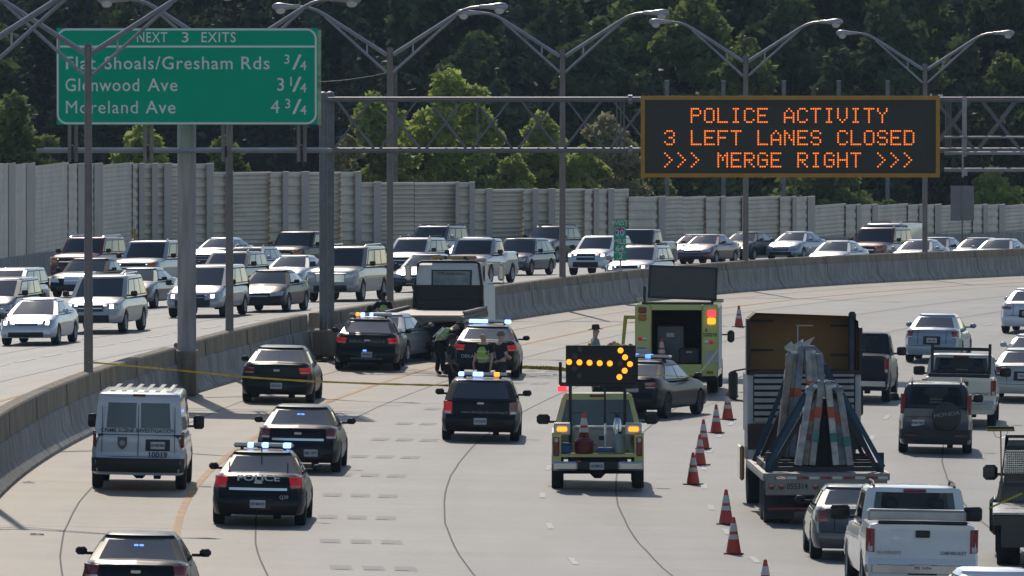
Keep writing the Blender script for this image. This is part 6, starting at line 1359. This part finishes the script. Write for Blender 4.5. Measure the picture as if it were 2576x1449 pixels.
    hd, hu = Vector(V['hd1']), (Vector(V['hd2']) - Vector(V['hd0'])).normalized(); M_ = Matrix.Translation(hd) @ Vector((0, 0, 1)).rotation_difference(hu).to_matrix().to_4x4()
    if hair:
        b = MB(); b.lathe([(.098, -.01), (.102, .04), (.092, .085), (.06, .12), (.0, .135)], 16, M_ @ Matrix.Translation((0, -.012, 0)) @ Matrix.Diagonal((.9, 1.08, 1, 1))); b.build('hair', hair, t)
    if hat:
        b = MB(); b.lathe([(.10, .045), (.19, .05), (.195, .06), (.105, .075), (.098, .10), (.095, .16), (.07, .185), (0, .18)], 20, M_ @ Matrix.Diagonal((.95, 1.08, 1, 1))); b.build('hat', mat('brown_felt_hat', (.05, .032, .025), .85, nz=.1), t)
    b = MB()
    for sx in (-1, 1): b.lathe([(.0, .0), (.012, .0), (.008, .006), (0, .008)], 8, M_ @ Matrix.Translation((sx * .033, .092, .0)), 'Y')
    b.build('eyes', BLKC, t)
    return t
def PP(px, D): return GD(px, D)
def fr(deg): return radians(deg)                         # rz: 0 = facing away from us, 180 = facing us
PG = 'officers standing at the scene'
person('bald officer with lime vest over black uniform standing behind the estate car', PP(1217, 266), fr(150), SKIN1, BLKC, BLKC, None, VEST, dict(wrl=(-.27, .1, .9), elr=(.27, -.06, 1.15), wrr=(.24, .12, .95)), h=1.8, group=PG)
person('man in dark navy shirt with a badge on his belt, right of the bald officer', PP(1259, 266), fr(-60), SKIN1, NAVY, mat('dark_grey_trousers', (.03, .03, .032), .9, nz=.1), HAIRG, None, dict(ell=(-.27, .02, 1.15), wrl=(-.13, .22, 1.10), pal=(-.06, .24, 1.09), elr=(.27, .02, 1.15), wrr=(.13, .24, 1.08), par=(.06, .25, 1.07)), h=1.84, group=PG)
person('officer in black uniform without vest standing left of the bright blue light bar car', PP(1136, 264), fr(-100), SKIN2, BLKC, BLKC, HAIRD, None, dict(elr=(.26, -.03, 1.14), wrr=(.26, .04, .9)), h=1.8, group=PG)
bendJ = dict(pel=(0, -.12, .95), spi=(0, .02, 1.10), che=(0, .20, 1.22), nek=(0, .36, 1.30), hd0=(0, .44, 1.33), hd1=(0, .52, 1.36), hd2=(0, .585, 1.40), nose=(0, .57, 1.26), shl=(-.19, .28, 1.24), ell=(-.24, .42, 1.02), wrl=(-.18, .62, .96), pal=(-.17, .69, .95), shr=(.19, .28, 1.24), elr=(.24, .42, 1.02), wrr=(.18, .62, .96), par=(.17, .69, .95), hil=(-.095, -.12, .89), hir=(.095, -.12, .89), knl=(-.10, -.04, .49), knr=(.1, -.02, .49), anl=(-.11, -.1, .09), anr=(.11, -.02, .09), tol=(-.12, .07, .035), tor=(.12, .15, .035))
person('officer in a lime vest bending forward over the trunk of a police car', PP(1111, 282.5), fr(-62), SKIN1, BLKC, BLKC, HAIRD, VEST, bendJ, stripes=True, h=1.8)
person('trooper with a brown brimmed hat and orange striped vest seen above the arrow board', PP(1497, 271), fr(-80), SKIN1, GREYS, NAVY, None, VEST, dict(), hat=1, stripes=2, h=1.84)
bend2 = dict(bendJ); bend2.update(che=(0, .22, 1.12), nek=(0, .38, 1.12), hd0=(0, .46, 1.10), hd1=(0, .53, 1.08), hd2=(0, .60, 1.07), nose=(0, .55, .97), spi=(0, .02, 1.06), shl=(-.19, .30, 1.12), shr=(.19, .30, 1.12), ell=(-.23, .4, .88), elr=(.23, .4, .88), wrl=(-.18, .52, .72), wrr=(.18, .52, .72), pal=(-.17, .56, .65), par=(.17, .56, .65))
person('worker in orange striped vest bent double beside the trooper with the hat', PP(1533, 275), fr(-80), SKIN1, GREYS, NAVY, HAIRD, VEST, bend2, stripes=2, h=1.85)
person('worker in a yellow green vest over black pointing left beside the tow truck', PP(965, 300), fr(178), SKIN2, BLKC, BLKC, HAIRD, VEST, dict(elr=(.40, .0, 1.20), wrr=(.62, .04, 1.13), par=(.69, .05, 1.12)), stripes=True, short=False, h=1.8)
person('dark clothed person stooping between the silver sedan and the tow truck bed', PP(953, 298.2), fr(150), SKIN2, BLKC, BLKC, HAIRD, None, dict(bendJ), h=1.75, short=False)
bpy.context.view_layer.update(); dg = bpy.context.evaluated_depsgraph_get(); _new = []
for o, m in _skins: _new.append((o, m, bpy.data.meshes.new_from_object(o.evaluated_get(dg))))
for o, m, me in _new:
    o.modifiers.clear(); old = o.data; o.data = me; me.name = old.name; me.materials.clear(); me.materials.append(m); me.polygons.foreach_set('use_smooth', [True] * len(me.polygons))
# litter by the barrier foot and on the shoulder
for x, y, lab in ((92, 1348, 'dark scrap of tyre rubber lying on the left shoulder'), (72, 1216, 'crumpled pale litter at the foot of the barrier behind the van')):
    b = MB(); r6 = random.Random(x); P = []
    for i in range(4): P.append([Vector((-.14 + .09 * i + r6.uniform(-.02, .02), -.05 + .05 * j, .012 + r6.random() * .03)) for j in range(3)])
    b.grid(P); b.grid([[q - Vector((0, 0, .01)) for q in r_] for r_ in P]); o = b.build('litter', RUB if x > 80 else PLS, None, 60); o.location = G(x, y); tag(o, lab, 'litter')
# ---------------------------------------------------------------- haze
hz = MB(); hz.box((0, 430, 20), (560, 1000, 56)); ho = hz.build("haze", [], None, 0)
hm = bpy.data.materials.new('haze'); hm.use_nodes = True; hn = hm.node_tree; hn.nodes.remove(hn.nodes['Principled BSDF'])
pv = hn.nodes.new('ShaderNodeVolumePrincipled'); pv.inputs['Color'].default_value = (.55, .76, 1, 1); pv.inputs['Density'].default_value = .00006; pv.inputs['Anisotropy'].default_value = .3
hn.links.new(pv.outputs[0], hn.nodes['Material Output'].inputs['Volume']); ho.data.materials.append(hm); tag(ho, kind='stuff')
